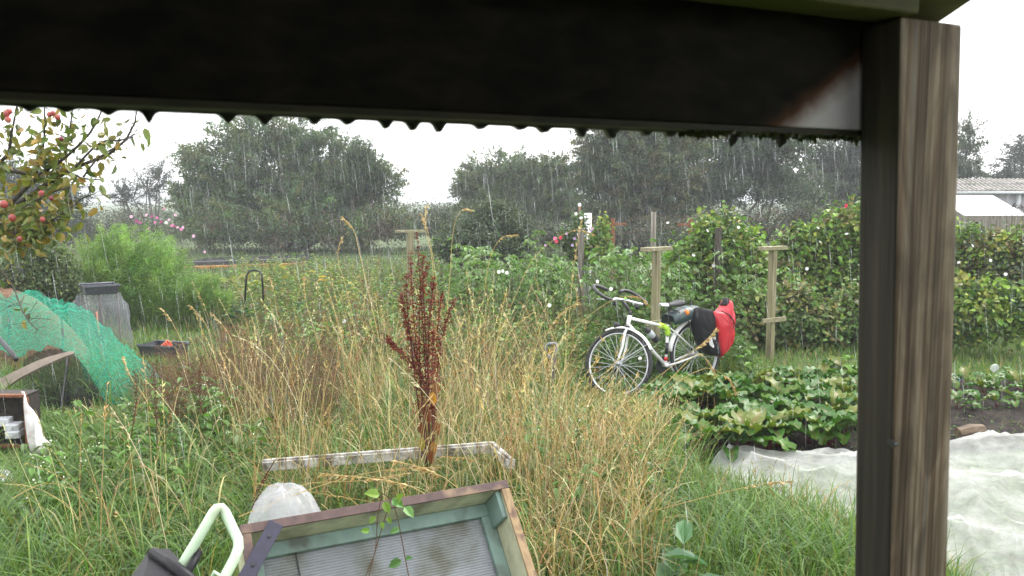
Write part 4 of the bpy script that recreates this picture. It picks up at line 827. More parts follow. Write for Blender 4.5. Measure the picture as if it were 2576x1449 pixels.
# red pannier hanging from the rack
PRED = plain('red_tarpaulin', (.52, .022, .035), .38, var=.12, scale=10, bump=.15); PBLK = plain('black_tarpaulin', (.012, .012, .014), .6, var=.2, scale=14, bump=.2, spec=.2)
def px2k(px, py): return (1772 - px) / 209.0, .345 + (898 - py) / 240.0
pan = thing('pannier_bag', K(-.1, .3, .15), 'red and black pannier bag hanging on the rear rack', 'bag')
def puff(poly, y0, y1, bulge, name, mat, nseg=4, inset=.85):
    pts = np.array([px2k(*p) for p in poly]); 
    P2 = []
    for i in range(len(pts)):                       # denser outline
        a, b = pts[i], pts[(i + 1) % len(pts)]
        for t in (0, .33, .67): P2.append(a * (1 - t) + b * t)
    pts = np.array(P2); c = pts.mean(0); n = len(pts); rows = []
    for y, s in ((y0, .97), (y0 + .25 * (y1 - y0), 1.0), (y0 + .75 * (y1 - y0), 1.0), (y1, .965), (y1 + bulge * .45, .85), (y1 + bulge, .4), (y1 + bulge * 1.05, .02)): rows.append([K(*(c + (p - c) * s), y + (.010 * math.sin(5 * p[1] * 6.28 + p[0] * 22) + .007 * math.sin(11 * p[1] * 6.28 - p[0] * 31)) * (.2 < s < .98)) for p in pts])
    m = MB(); V = [p for r in rows for p in r]; Fs = [(i * n + k, i * n + (k + 1) % n, (i + 1) * n + (k + 1) % n, (i + 1) * n + k) for i in range(len(rows) - 1) for k in range(n)] + [tuple(range(n))[::-1]]
    return m.add(V, Fs).build(name, mat, pan, smooth=True)
puff([(1746, 800), (1758, 778), (1790, 786), (1803, 850), (1806, 904), (1782, 898), (1762, 872), (1750, 838)], .075, .20, .018, 'back_panel', PBLK)
puff([(1788, 790), (1815, 793), (1830, 780), (1841, 764), (1850, 785), (1853, 818), (1848, 872), (1832, 893), (1811, 907), (1804, 860)], .08, .215, .035, 'red_front', PRED)
puff([(1829, 777), (1840, 760), (1850, 782), (1845, 792)], .10, .19, .01, 'roll_closure', PBLK)
q = [px2k(1822, 800), px2k(1834, 815), px2k(1838, 826)]
MB().tube([K(*px2k(1800, 789), .262), K(*q[0], .27), K(*q[1], .27), K(*q[2], .268)], .006, 6).build('strap', PBLK, pan, smooth=True)
hk = [px2k(1838 + 4 * math.cos(a), 831 + 5 * math.sin(a)) for a in np.linspace(0, 6.28, 10)[:-1]]
MB().tube([K(*p, .268) for p in hk], .004, 5, closed=True).build('buckle', BBLACK, pan, smooth=True)
rf = [px2k(*p) for p in ((1768, 855), (1788, 853), (1790, 868), (1781, 880), (1771, 872))]
MB().extrude([K(*p, .221) for p in rf], BLEFT * .004).build('reflector_patch', plain('grey_reflector', (.55, .56, .56), .3), pan)
# tarp bundle under a net on the rack
tb = thing('tarp_bundle', K(.2, .7, 0), 'folded dark teal tarp under black cord on the rack', 'tarp')
rows = []
for t in np.linspace(0, 1, 9):
    x = .37 - .40 * t; h_ = .03 + .085 * math.sin(min(t * 1.25, 1) * 1.57) - .02 * t; rows.append([K(x, .752 - .07 * (1 - t), .10), K(x, .752 + h_ * .6, .085), K(x, .752 + h_, .03), K(x, .757 + h_, -.03), K(x, .752 + h_ * .6, -.085), K(x, .752 - .06, -.10)])
MB().grid(rows).build('tarp', plain('teal_tarp', (.03, .055, .058), .4, var=.3, scale=9, bump=.3), tb, smooth=True, solid=.006)
for t in (.15, .35, .6, .8):
    i = int(t * 8); MB().tube([p + BUP * .006 for p in rows[i]], .004, 5).build('cord', BBLACK, tb)
MB().tube([K(.36, .72, .1), K(.2, .81, .09), K(.0, .79, .08)], .004, 5).build('cord', BBLACK, tb); MB().tube([K(.36, .80, .0), K(.1, .80, .09), K(.0, .75, .1)], .004, 5).build('cord', BBLACK, tb)
# lime lock and drinks bottle
lk = thing('cable_lock', K(.42, .62, .05), 'lime green sleeved lock wrapped where the tubes meet under the saddle', 'lock'); LIME = plain('lime_fabric', (.42, .68, .06), .6, var=.12)
MB().tube([K(.485, .688), K(.435, .675)], .030, 12).build('lock_head', plain('lime_yellow', (.55, .72, .08), .45), lk, smooth=True, bevel=.004)
MB().tube([K(.437, .672, .018), K(.405, .655, .022), K(.392, .61, .022), K(.393, .575, .02)], [.027, .03, .03, .026], 10).build('sleeve', LIME, lk, smooth=True)
MB().lathe([(0, .003), (.006, .003), (.007, 0)], K(.462, .683, .030), BLEFT, 10).build('keyhole', BBLACK, lk)
bt = thing('drinks_bottle', K(.6, .5, 0), 'clear drinks bottle with black cap held inside the frame', 'bottle'); d_ = (K(.895, .725) - K(.42, .27)); d_ /= np.linalg.norm(d_); o_ = K(.555, .475) + BLEFT * .0 + (BUP * .06 - FWD * .03)
MB().lathe([(0, 0), (.034, 0), (.036, .02), (.036, .06), (.032, .07), (.036, .08), (.036, .13), (.030, .145)], o_, d_, 14).build('bottle_body', plain('cloudy_plastic', (.45, .48, .50), .2), bt, smooth=True)
MB().lathe([(.033, .145), (.033, .175), (.014, .19), (.014, .205), (0, .207)], o_, d_, 14).build('cap', BBLACK, bt, smooth=True)
MB().lathe([(.037, .0), (.038, .07)], o_, d_, 14).build('cage', BBLACK, bike, smooth=True)

# ================================================================== T-SHAPED POSTS
def tpost(px, top_py, d, lab, wpx, low=None, w=.075, rz=0.0, lowmat=None):
    t_ = P(px, top_py, d); base = np.array([t_[0], t_[1], 0]); root = thing('t_post', base, lab, 'post', 'wooden T posts'); cz, sz = math.cos(rz), math.sin(rz); ax = np.array([cz, sz, 0]); ay = np.array([-sz, cz, 0])
    ztop = t_[2]; MB().box(base + np.array([0, 0, (ztop - .045) / 2 - .05]), ax * w * .9, ay * w, UP * (ztop - .045 + .1)).build('upright', TPOST, root, bevel=.004)
    MB().box(base + np.array([0, 0, ztop - .02]), ax * wpx * d / F, ay * .10, UP * .045).build('top_board', TBOARD, root, bevel=.003)
    if low: MB().box(base + ay * (-w / 2 - .013) + np.array([0, 0, low]), ax * wpx * d / F * .97, ay * .024, UP * .055).build('cross_board', TBOARD, root, bevel=.003)
tpost(1652, 622, 9.75, 'wooden T post that the bicycle leans against', 95, low=.55, rz=R(38), w=.082)
tpost(1945, 620, 10.3, 'wooden T post with a second cross board low down, right of the red bag', 88, low=.50, rz=R(33), w=.078)
tpost(1031, 579, 15.4, 'far wooden T post behind the dock', 74, rz=R(20), w=.12)
def stake(name, lab, px, y0, y1, d, r, mat, cat='post', sq=False, lean=0, group=None):
    a, b = P(px, y0, d), P(px + lean, y1, d); base = np.array([a[0] + (b[0] - a[0]) * 1.0, b[1], 0]); root = thing(name, base, lab, cat, group)
    top_ = np.array([a[0], base[1], a[2]])
    MB().tube([base + np.array([0, 0, -.05]), base * .5 + top_ * .5, top_], [r * 1.05, r, r * .95], 4 if sq else 10).build('shaft', mat, root, smooth=not sq, bevel=.004 if sq else 0)
    return root, top_
stake('fence_post', 'round wooden fence post rising behind the T post at the handlebar', 1643, 533, 620, 17, .055, GREYWOOD)
stake('wooden_stake', 'square grey stake among the sweet peas', 1461, 574, 690, 13.4, .052, GREYWOOD, sq=True)
stake('wooden_stake', 'dark stake swallowed by the bindweed heap', 1803, 572, 760, 11.6, .048, BARK, sq=True)
for px, y0, d, lab in ((1541, 549, 19, 'rusty iron post with a cross bar behind the bean climber'), (1736, 550, 19, 'rusty iron post with a cross bar behind the bindweed heap')):
    rt, tp = stake('iron_post', lab, px, y0, 640, d, .05, RUST, sq=True); MB().box(tp + np.array([0, -.02, -.13]), (.62, .05, 0), (0, .02, 0), (0, 0, .05)).build('cross_bar', RUST, rt, bevel=.004)
wr = thing('fence_wire', P(1643, 545, 17), 'thin wires strung between the fence posts behind the raspberries', 'wire')
for z in (-.02, -.25): MB().tube([P(1450, 575, 13.4) + UP * z, P(1643, 540, 17) + UP * z, P(1890, 545, 18) + UP * z, P(2100, 545, 18) + UP * z], .0016, 5).build('strand', RUST, wr)
cn = thing('bean_canes', P(1462, 700, 14), 'bundle of thin brown canes tied near the top', 'canes')
for i in range(6):
    b = G(1462, 800) * 0 + P(1462, 503, 14); b = np.array([b[0] + .16 * math.cos(i), b[1] + .16 * math.sin(i), 0]); k_ = P(1458, 545, 14); e_ = k_ + (k_ - b) * .12; MB().tube([b, k_, e_], .008, 6).build('cane', plain('cane_brown', (.24, .11, .05), .7), cn, smooth=True)
pv = thing('plastic_pipe', P(1478, 570, 16), 'white plastic pipe end standing above the sweet peas', 'pipe'); a = P(1479, 536, 16); MB().tube([np.array([a[0], a[1], 0]), a], .07, 14).build('tube', plain('pvc', (.78, .76, .82), .35, var=.04), pv, smooth=True)
# sweet pea and garden flowers
PINK = petal_mesh('pink_petals', .026, (.75, .22, .45), cup=.35); PALE = petal_mesh('pale_pink_petals', .026, (.82, .50, .66), cup=.35); MAUVE = petal_mesh('mauve_petals', .02, (.60, .42, .72), cup=.35); REDF = petal_mesh('red_petals', .026, (.75, .05, .12), cup=.4); DPK = petal_mesh('magenta_petals', .026, (.42, .05, .22), cup=.35); WH = petal_mesh('white_petals', .026, (.82, .82, .8), cup=.35)
def posy(name, label, group, foot, d, spots, per=1):
    base = P(*foot, d); base[2] = 0; root = thing(name, base, label, 'flowers', group)
    c = Cloud(); 
    for px, py, me in spots:
        e = P(px, py, d + random.uniform(-.2, .2)); b = base + np.array([random.uniform(-.2, .2), random.uniform(-.2, .2), 0]); m_ = (b + e) / 2 + np.array([(e[0] - b[0]) * -.15, 0, .1])
        t = np.linspace(0, 1, 7)[:, None]; A = (1 - t) ** 2 * b + 2 * t * (1 - t) * m_ + t ** 2 * e; c.rods(A[None], np.linspace(.004, .002, 7)[None], np.array([[.09, .14, .05]]))
        k = 10; tt = rng.uniform(.3, .95, k)[:, None]; pos = (1 - tt) ** 2 * b + 2 * tt * (1 - tt) * m_ + tt ** 2 * e; c.leaves(pos, rdir(k), rdir(k), .06, .012, pal(k, [(.09, .16, .05)]))
        o = link('bloom', me, root, e - base); o.rotation_euler = (R(random.uniform(40, 95)), R(random.uniform(-25, 25)), R(random.uniform(-40, 40))); s = random.uniform(.9, 1.25); o.scale = (s, s, s)
    link('stems', c.mesh('stems', LEAF, base), root)
posy('cosmos_plant', 'tall cosmos with pink and magenta blooms rising over the asparagus', None, (420, 700), 15.4, [(368, 541, PALE), (382, 544, DPK), (395, 548, PINK), (412, 525, PINK), (418, 560, WH), (425, 553, PALE), (433, 567, PINK), (440, 570, DPK), (447, 572, PALE), (456, 577, PINK), (460, 572, PALE), (487, 594, PALE), (343, 556, DPK), (352, 560, DPK), (330, 545, PALE), (374, 575, PINK), (515, 634, PALE), (405, 558, DPK), (441, 541, PALE), (390, 560, PINK)])
posy('sweet_peas', 'mauve and white sweet pea flowers round the square stake', None, (1475, 690), 13.6, [(1458, 515, WH), (1449, 538, WH), (1462, 548, WH), (1455, 590, WH), (1490, 575, PALE), (1497, 570, MAUVE), (1486, 580, MAUVE), (1492, 600, MAUVE), (1445, 600, MAUVE), (1440, 617, MAUVE), (1425, 588, MAUVE), (1500, 604, WH), (1487, 620, PALE), (1480, 612, MAUVE), (1492, 640, WH)])
posy('red_flowers', 'small red garden flowers left of the sweet peas', None, (1405, 690), 13.8, [(1400, 607, REDF), (1410, 598, REDF), (1396, 600, PINK), (1497, 673, REDF), (1372, 617, MAUVE)])
posy('crimson_flower', 'single crimson flower on top of the hedge by the corner post', None, (2130, 600), 12.4, [(2128, 519, REDF), (2134, 521, DPK), (2131, 516, REDF)])
fl = thing('bindweed', G(1500, 890), 'white bindweed trumpets scattered through the raspberry patch', 'flowers')
flowers(fl, TRUMPET, [P(x, y, d) for x, y, d in ((1503, 708, 10.5), (1275, 686, 10.8), (1265, 682, 10.8), (1255, 684, 10.8), (1382, 768, 9.9), (866, 808, 10.5), (1537, 727, 10.1), (1640, 672, 11.0), (1680, 560, 13), (1960, 1000, 8.8))])
vs_ = Cloud(); n = 60; B = np.stack([G(random.uniform(1250, 1560), random.uniform(850, 900)) for _ in range(n)]); vs_.stems(B, rng.uniform(0, 6.28, n), rng.uniform(.6, 1.2, n), .0025, rng.uniform(.2, 1, n), rng.uniform(0, .4, n), pal(n, [(.09, .15, .04)]), 6); link('vines', vs_.mesh('vines', LEAF, ORG[fl]), fl)

# ================================================================== THE BEET BED AND THE FLEECE
def soil_mat():
    m = plain('dark_soil', (.02, .017, .015), .95, var=.7, scale=45, bump=1.0, spec=.15, dirt=(.045, .036, .028), dscale=9, damt=.55); return m
def relief(poly, name, z, step, amp, mat):
    poly = np.array(poly); lo, hi = poly.min(0), poly.max(0); nx = int((hi[0] - lo[0]) / step); ny = int((hi[1] - lo[1]) / step); xs = np.linspace(lo[0], hi[0], nx); ys = np.linspace(lo[1], hi[1], ny)
    X, Y = np.meshgrid(xs, ys, indexing='ij'); Z = z + amp * (np.abs(rng.normal(0, 1, X.shape)) * .6 + .6 * np.sin(X * 9) * np.sin(Y * 7) + .5)
    ok = inpoly(np.stack([(X[:-1, :-1] + step / 2).ravel(), (Y[:-1, :-1] + step / 2).ravel()], 1), poly)
    i = np.arange(nx * ny).reshape(nx, ny); f = np.stack([i[:-1, :-1], i[1:, :-1], i[1:, 1:], i[:-1, 1:]], -1).reshape(-1, 4)[ok]
    return mark(link(name, mesh_np(name, np.stack([X, Y, np.maximum(Z, .004)], -1), f, mat, smooth=True)), kind='structure')
relief(BED, 'soil_bed', .015, .045, .026, soil_mat())
BEETM = leafmat('beet_leaf', rough=.34, trans=.22, spec=.28, tcol=(1.0, 1.3, .4))
# beet leaf: stalk and crinkled blade
def beet_leaf(i):
    L = rng.uniform(.15, .21); W = L * rng.uniform(.5, .62); st = rng.uniform(.12, .20); a0 = rng.uniform(.15, .75); sag = rng.uniform(.9, 1.9)
    pts = []; p = np.array([0., 0, 0]); n1, n2 = 4, 9; V = []; Fq = []; C = []
    tot = n1 + n2; th = a0
    cl = np.array([[.06, .155, .022], [.048, .13, .024], [.08, .18, .026], [.058, .145, .03], [.07, .16, .032], [.10, .19, .03], [.05, .13, .022], [.14, .18, .032]][i % 8]); red = np.array([.13, .012, .025])
    path = [p.copy()]; 
    for k in range(tot):
        stepl = st / n1 if k < n1 else L / n2; p = p + stepl * np.array([math.sin(th), 0, math.cos(th)]); th += sag / tot * (1.6 if k >= n1 - 1 else .35); path.append(p.copy())
    path = np.array(path)
    for k in range(n1 + 1):
        for q in range(3): V.append(path[k] + .0042 * (1.3 - .12 * k) * np.array([0, math.cos(q * 2.09), math.sin(q * 2.09)])); C.append(red)
    for k in range(n1):
        for q in range(3): Fq.append((3 * k + q, 3 * k + (q + 1) % 3, 3 * k + 3 + (q + 1) % 3, 3 * k + 3 + q))
    b = len(V); ph = rng.uniform(0, 6)
    for k in range(n2 + 1):
        t = k / n2; c = path[n1 + k]; wv_ = W * (math.sin(math.pi * min(1, t * .90 + .06)) ** .55) / 2 * (1 if t < .97 else .8)
        tan = path[min(n1 + k + 1, tot)] - path[max(n1 + k - 1, 0)]; tan /= np.linalg.norm(tan); nrm = np.array([-tan[2], 0, tan[0]]); nrm = nrm if nrm[2] > 0 else -nrm
        for j, s in enumerate((-1, -.5, 0, .5, 1)):
            V.append(c + np.array([0, s * wv_, 0]) + nrm * (.022 * abs(s) + .014 * math.sin(ph + k * 2.4 + s * 3) * abs(s))); C.append(cl * (1 + .12 * math.sin(k * 3 + j)) if j != 2 else cl * .8 + red * .5)
    for k in range(n2):
        for j in range(4): o = b + 5 * k + j; Fq.append((o, o + 1, o + 6, o + 5))
    return mesh_np('beet_leaf', np.array(V), np.array(Fq), BEETM, np.array(C), smooth=True)
BEETL = [beet_leaf(i) for i in range(8)]
def beet(p, k, s, lab, group):
    root = thing('beet_plant', p, lab, 'beet', group); root.scale = (s, s, s); root.rotation_euler = (0, 0, random.uniform(0, 6.28))
    for j in range(k):
        o = link('leaf', BEETL[random.randrange(8)], root); o.rotation_euler = (random.uniform(-.2, .2), random.uniform(-.15, .2), 2.4 * j + random.uniform(-.3, .3)); o.location = (random.uniform(-.015, .015), random.uniform(-.015, .015), .01)
ORD = ('first', 'second', 'third', 'fourth', 'fifth', 'sixth', 'seventh', 'eighth', 'ninth', 'tenth', 'eleventh', 'twelfth'); ROWN = ('front', 'second', 'third', 'rear')
cnt = 0
for r, (l, rr_, m) in enumerate((((1735, 1170), (2170, 1120), 8), ((1715, 1115), (2180, 1075), 9), ((1650, 1070), (2190, 1030), 11), ((1640, 1035), (2190, 985), 11))):
    a, b = G(*l), G(*rr_)
    for k in range(m):
        p = a + (b - a) * (k + .5) / m + np.array([random.uniform(-.1, .1), random.uniform(-.07, .07), .01]); beet(p, random.randint(10, 13), random.uniform(.95, 1.25), 'full grown beet, %s from the corner post in the %s row' % (ORD[m - 1 - k], ROWN[r]), 'beets in the bed left of the corner post'); cnt += 1
for r, (l, rr_, m) in enumerate((((2400, 1040), (2620, 1035), 5), ((2400, 1005), (2620, 1000), 5), ((2400, 980), (2650, 978), 5))):
    a, b = G(*l), G(*rr_)
    for k in range(m): beet(a + (b - a) * (k + .5) / m + np.array([random.uniform(-.06, .06), random.uniform(-.08, .08), .01]), random.randint(4, 6), random.uniform(.6, .85), 'small young beet on bare soil, %s from the corner post in the %s row' % (ORD[k], ROWN[r]), 'young beets right of the corner post')
# small weeds on the soil
g = Cloud(); B = scatter(900, BED); n = 900; g.leaves(B + np.array([0, 0, .03]), rdir(n, 0, .6), unit(rdir(n) * .4 + np.array([0, 0, 1])), rng.uniform(.02, .06, n), .025, pal(n, GREEN), fine=True); B = scatter(1500, BED); n = 1500
g.blades(B, rng.uniform(0, 6.28, n), rng.uniform(.04, .14, n), .006, rng.uniform(.3, 1.5, n), .2, pal(n, GREEN), 3); stuff('bed_weeds', g, LEAFW, 'small weeds sprouting on the dark soil of the beet bed')
# taller thistle-like leafy plants by the rear wheel and the fig-like clump at the post
def leafy(name, lab, foot, d, h, nl, cols, L0, spread=.12, cat='plant', nst=3, mat=None):
    base = P(*foot, d); base[2] = 0; root = thing(name, base, lab, cat); c = Cloud(); az = rng.uniform(0, 6.28, nst); A = c.stems(rng.normal(0, spread * .4, (nst, 3)) * np.array([1, 1, 0]), az, rng.uniform(.75, 1, nst) * h, .006, rng.uniform(.0, .3, nst), rng.uniform(0, .15, nst), pal(nst, [(.14, .20, .06)]), 8)
    link('stem', c.mesh('stem', LEAF), root)
    for k in range(nl):
        f_ = Cloud(); s = k % nst; q = random.uniform(.12, 1); i = min(int(q * 8), 7); a = random.uniform(0, 6.28); L = L0 * (1.2 - .7 * q) * random.uniform(.8, 1.2)
        f_.leaves(A[s, i][None], np.array([[math.cos(a), math.sin(a), random.uniform(-.1, .6)]]), np.array([[0, 0, 1.]]) + rdir(1) * .25, L, L * .5, pal(1, cols), fine=True, droop=.25); link('leaf', f_.mesh('leaf', mat or LEAFW), root)
leafy('sow_thistle', 'tall pale green thistle standing beside the red bag', (1880, 1000), 8.4, .62, 34, [(.12, .22, .05), (.15, .25, .06)], .16)
leafy('sow_thistle', 'lower leafy thistle between the red bag and the beets', (1925, 1010), 8.3, .42, 24, [(.11, .20, .05), (.14, .24, .06)], .15)
leafy('sow_thistle', 'bright thistle at the dark edge of the corner post', (2115, 1000), 8.6, .48, 26, [(.14, .24, .05), (.17, .26, .06)], .2)
leafy('sorrel', 'leafy green clump under the rear wheel', (1780, 1030), 7.9, .16, 22, [(.09, .18, .035), (.12, .2, .04)], .2)
leafy('sorrel', 'leafy green clump under the front wheel', (1650, 1050), 7.7, .18, 24, [(.09, .18, .035), (.12, .2, .04)], .2)
# fleece
fa = np.array([G(*p) for p in FLEECE_FRONT]); fbk = np.array([G(*p) for p in FLEECE_BACK]); nu, nv = 220, 80
def resample(A, n): t = np.linspace(0, len(A) - 1, n); i = np.minimum(t.astype(int), len(A) - 2); f_ = (t - i)[:, None]; return A[i] * (1 - f_) + A[i + 1] * f_
A0_, B0_ = resample(fa, nu), resample(fbk, nu); t = np.linspace(0, 1, nv)[None, :, None]; Gd = A0_[:, None] * (1 - t) + B0_[:, None] * t
X, Y = Gd[..., 0], Gd[..., 1]; U_, V_ = np.meshgrid(np.linspace(0, 1, nu), np.linspace(0, 1, nv), indexing='ij')
z = .05 + .035 * np.sin(X * 3.1 + 1.3 * np.sin(Y * 2.2)) + .035 * np.sin(Y * 5.2 + X * 1.4) + .018 * np.sin(X * 9 + Y * 5) + .035 * (1 - np.abs(np.sin(X * 3.7 - Y * 5.1 + np.sin(X * 2)))) ** 3 + .03 * (1 - np.abs(np.sin(X * 5.9 + Y * 2.7 + 1.5 * np.sin(Y * 3)))) ** 4 + .016 * (1 - np.abs(np.sin(X * 11.3 - Y * 7.1 + 2 * np.sin(Y * 2.3 + X)))) ** 3 + .008 * (1 - np.abs(np.sin(X * 17 + Y * 21 + 2 * np.sin(X * 5)))) ** 3 + .002 * np.sin(X * 43 + Y * 31)
edge = np.clip(np.minimum(np.minimum(V_, 1 - V_) * 7, np.minimum(U_, 1 - U_) * 16), 0, 1); z = .015 + np.maximum(z, .0) * edge ** .5 + .06 * edge * np.exp(-((V_ - .93) / .06) ** 2)
Gd[..., 2] = np.maximum(z, .012); Gd[..., 0] += .03 * np.sin(Y * 7); Gd[..., 1] += .03 * np.sin(X * 8)
fi = np.arange(nu * nv).reshape(nu, nv); ff = np.stack([fi[:-1, :-1], fi[1:, :-1], fi[1:, 1:], fi[:-1, 1:]], -1).reshape(-1, 4)
mark(link('garden_fleece', mesh_np('garden_fleece', Gd, ff, netmat('fleece', (.73, .74, .72), .38, .88, scale=2.2, trans=.55, pos=(.38, .62)), smooth=True)), 'crumpled white garden fleece spread over the ground by the corner post', 'fleece')
g = Cloud(); B = scatter(1400, FLEECE); n = len(B); g.leaves(B + np.array([0, 0, .004]), rdir(n, -.02, .02), np.tile([[0, 0, 1.]], (n, 1)), rng.uniform(.05, .12, n), .05, pal(n, GREEN), fold=.05, droop=.02, fine=True); stuff('covered_plants', g, LEAF, 'green seedlings showing through the white fleece')
lg = thing('log', G(2440, 1118), 'short split log holding the fleece down', 'log'); a = G(2408, 1112) + UP * .07; b = G(2472, 1108) + UP * .09; MB().tube([a, (a + b) / 2 + UP * .01, b], [.05, .055, .045], 7).build('split_wood', wood('log_wood', (.07, .045, .028), (.13, .09, .055), (.20, .15, .10), axis=0, fine=30), lg, bevel=.005)
for px, py, h_, lab in ((2500, 960, .13, 'round white plant label on a stick in the right bed'), (2410, 975, .06, 'small pale blue plant label in the right bed')):
    b = G(px, py); rt = thing('plant_label', b, lab, 'label'); MB().box(b + UP * h_ / 2, (.012, 0, 0), (0, .004, 0), UP * h_).build('stick', WHITEP, rt); MB().lathe([(0, -.004), (.045 if h_ > .1 else .025, -.004), (.045 if h_ > .1 else .025, .004), (0, .004)], b + UP * (h_ + .02), (0, 1, .3), 14).build('disc', plain('label_' + str(px), (.7, .78, .72) if h_ > .1 else (.4, .6, .75), .4), rt)

# ================================================================== THE DOCK gone to seed
dk_base = P(1075, 1200, 5.3); dk_base[2] = 0; dk = thing('dock_plant', dk_base, 'tall dark red dock gone to seed in the straw coloured grass', 'plant')
c = Cloud(); sd2 = Cloud()
main = [[(1085, 1290), (1080, 1000), (1060, 800), (1050, 586)], [(1085, 1290), (1050, 900), (1042, 760), (1075, 665)], [(1080, 1250), (1040, 900), (1018, 780), (1022, 690)], [(1085, 1200), (1055, 940), (1035, 800), (1033, 640)], [(1085, 1250), (1080, 900), (1062, 780), (1064, 640)],
        [(1090, 1200), (1090, 960), (1105, 840), (1142, 755)], [(1090, 1180), (1088, 960), (1095, 850), (1112, 735)], [(1090, 1150), (1085, 1000), (1085, 900), (1092, 830)], [(1075, 1000), (1050, 900), (985, 868), (975, 850)], [(1080, 1000), (1070, 850), (1088, 760), (1090, 700)], [(1075, 1000), (1045, 880), (1012, 800), (1012, 742)]]
for i, pl in enumerate(main):
    d0 = 5.3 + random.uniform(-.08, .08); q = np.array([P(x, y, d0 + .02 * k) for k, (x, y) in enumerate(pl)]); t = np.linspace(0, 1, 10)[:, None]
    A = ((1 - t) ** 3) * q[0] + 3 * t * (1 - t) ** 2 * q[1] + 3 * t * t * (1 - t) * q[2] + t ** 3 * q[3]; c.rods(A[None], np.linspace(.0065, .0018, 10)[None], np.array([[.10, .03, .015]]))
    m = 42
    for k in range(m):
        tt = .24 + .76 * k / (m - 1); p = (1 - tt) ** 3 * q[0] + 3 * tt * (1 - tt) ** 2 * q[1] + 3 * tt * tt * (1 - tt) * q[2] + tt ** 3 * q[3]; r = .013 * (1.15 - tt) / .6 + .004; nn = 13
        L = rng.uniform(.008, .017, nn); p = p + rng.normal(0, .006, 3); sd2.leaves(p + rng.normal(0, 1, (nn, 3)) * np.array([r, r, .008]) * .75 * rng.uniform(.5, 1.3), rdir(nn, -.8, .3), rdir(nn), L, L * .9, pal(nn, [(.19, .036, .02), (.24, .055, .026), (.13, .022, .014)]))
link('stems', c.mesh('stems', STRAW, dk_base), dk); link('seed_clusters', sd2.mesh('seed_clusters', STRAW, dk_base), dk)
for px, py, col in ((1088, 985, (.45, .22, .03)), (1060, 1100, (.25, .2, .04)), (1075, 1030, (.16, .05, .025)), (1098, 1060, (.2, .07, .03)), (1066, 1010, (.12, .04, .02)), (1082, 1130, (.18, .06, .025)), (1095, 960, (.22, .10, .03)), (1058, 1060, (.15, .05, .02)), (1090, 1110, (.3, .14, .04))):
    f_ = Cloud(); f_.leaves(P(px, py, 5.2)[None], np.array([[.1, -.2, -1.]]), np.array([[0, -1., .2]]), .09, .05, np.array([col]), fine=True); link('leaf', f_.mesh('leaf', LEAF, dk_base), dk)
# small brown spikes by the net
for pl, lab in (([(330, 1100), (345, 1000), (340, 940)], 'small brown dock spike left in front of the green net'), ([(395, 1120), (392, 1000), (385, 915)], 'taller brown dock spike in front of the green net'), ([(505, 1040), (500, 960), (506, 900)], 'brown dock spike at the edge of the dead weeds'), ([(690, 1160), (655, 1220), (640, 1270)], 'dark dock spike hanging over the plastic cloche')):
    q = np.array([P(x, y, 5.6 if lab[0] != 'd' else 4.5) for x, y in pl]); rt = thing('dock_spike', q[0], lab, 'plant', 'small dock spikes'); c = Cloud(); c.rods(q[None], np.array([[.004, .003, .0015]]), np.array([[.10, .04, .02]])); sd2 = Cloud()
    for k in range(13):
        tt = .3 + .7 * k / 12; p = (1 - tt) ** 2 * q[0] + 2 * tt * (1 - tt) * q[1] + tt * tt * q[2]; nn = 14; L = rng.uniform(.006, .011, nn); sd2.leaves(p + rng.normal(0, .008, (nn, 3)) * np.array([1, 1, .4]), rdir(nn), rdir(nn), L, L, pal(nn, [(.13, .045, .02), (.09, .03, .018)]))
    link('stem', c.mesh('stem', STRAW, q[0]), rt); link('seeds', sd2.mesh('seeds', STRAW, q[0]), rt)

# ================================================================== COLD FRAME leaning in the grass
TL = P(605, 1322, 3.1); TR = P(1272, 1212, 3.6); zc_ = (TL[2] + TR[2]) / 2; TL[2] = TR[2] = zc_; CX = unit(TR - TL); nh = np.array([CX[1], -CX[0], 0]); LB = R(40)
CY = nh * math.sin(LB) - UP * math.cos(LB); CN = nh * math.cos(LB) + UP * math.sin(LB); CWd = np.linalg.norm(TR - TL); CH = zc_ / math.cos(LB) - .02
def CF(x, y, n_): return TL + CX * x + CY * y + CN * n_
cf = thing('cold_frame', TL * np.array([1, 1, 0]), 'wooden cold frame with ribbed plastic panel tipped up in the foreground', 'cold frame')
CREAM = plain('cream_paint', (.50, .50, .34), .6, var=.1, scale=18, dirt=(.22, .22, .14), dscale=7, damt=.55); TEAL = plain('teal_paint', (.20, .30, .265), .6, var=.12, scale=20, dirt=(.10, .12, .10), dscale=10, damt=.6); BROWNP = plain('brown_paint', (.085, .05, .045), .65, var=.3, scale=26, dirt=(.36, .25, .13), dscale=6, damt=.62)
DPT = .17; TH = .03
def cbox(x0, x1, y0, y1, n0, n1): return MB().box(CF((x0 + x1) / 2, (y0 + y1) / 2, (n0 + n1) / 2), CX * (x1 - x0), CY * (y1 - y0), CN * (n1 - n0))
cbox(0, CWd, 0, TH, -DPT, -.006).build('top_plank', CREAM, cf, bevel=.002); cbox(CWd - TH, CWd, TH + .001, CH, -DPT, -.006).build('side_plank', CREAM, cf, bevel=.002); cbox(0, TH, TH + .001, CH, -DPT, -.006).build('side_plank', CREAM, cf, bevel=.002)
cbox(-.004, CWd + .004, -.004, TH + .002, -.005, .006).build('rim', BROWNP, cf, bevel=.002); cbox(CWd - TH - .002, CWd + .004, TH + .003, CH, -.005, .006).build('rim', wood('bare_rim', (.20, .13, .07), (.33, .23, .12), (.12, .07, .05), axis=2, fine=18), cf, bevel=.002); cbox(-.004, TH + .002, TH + .003, CH, -.005, .006).build('rim', BROWNP, cf, bevel=.002)
BW = .055
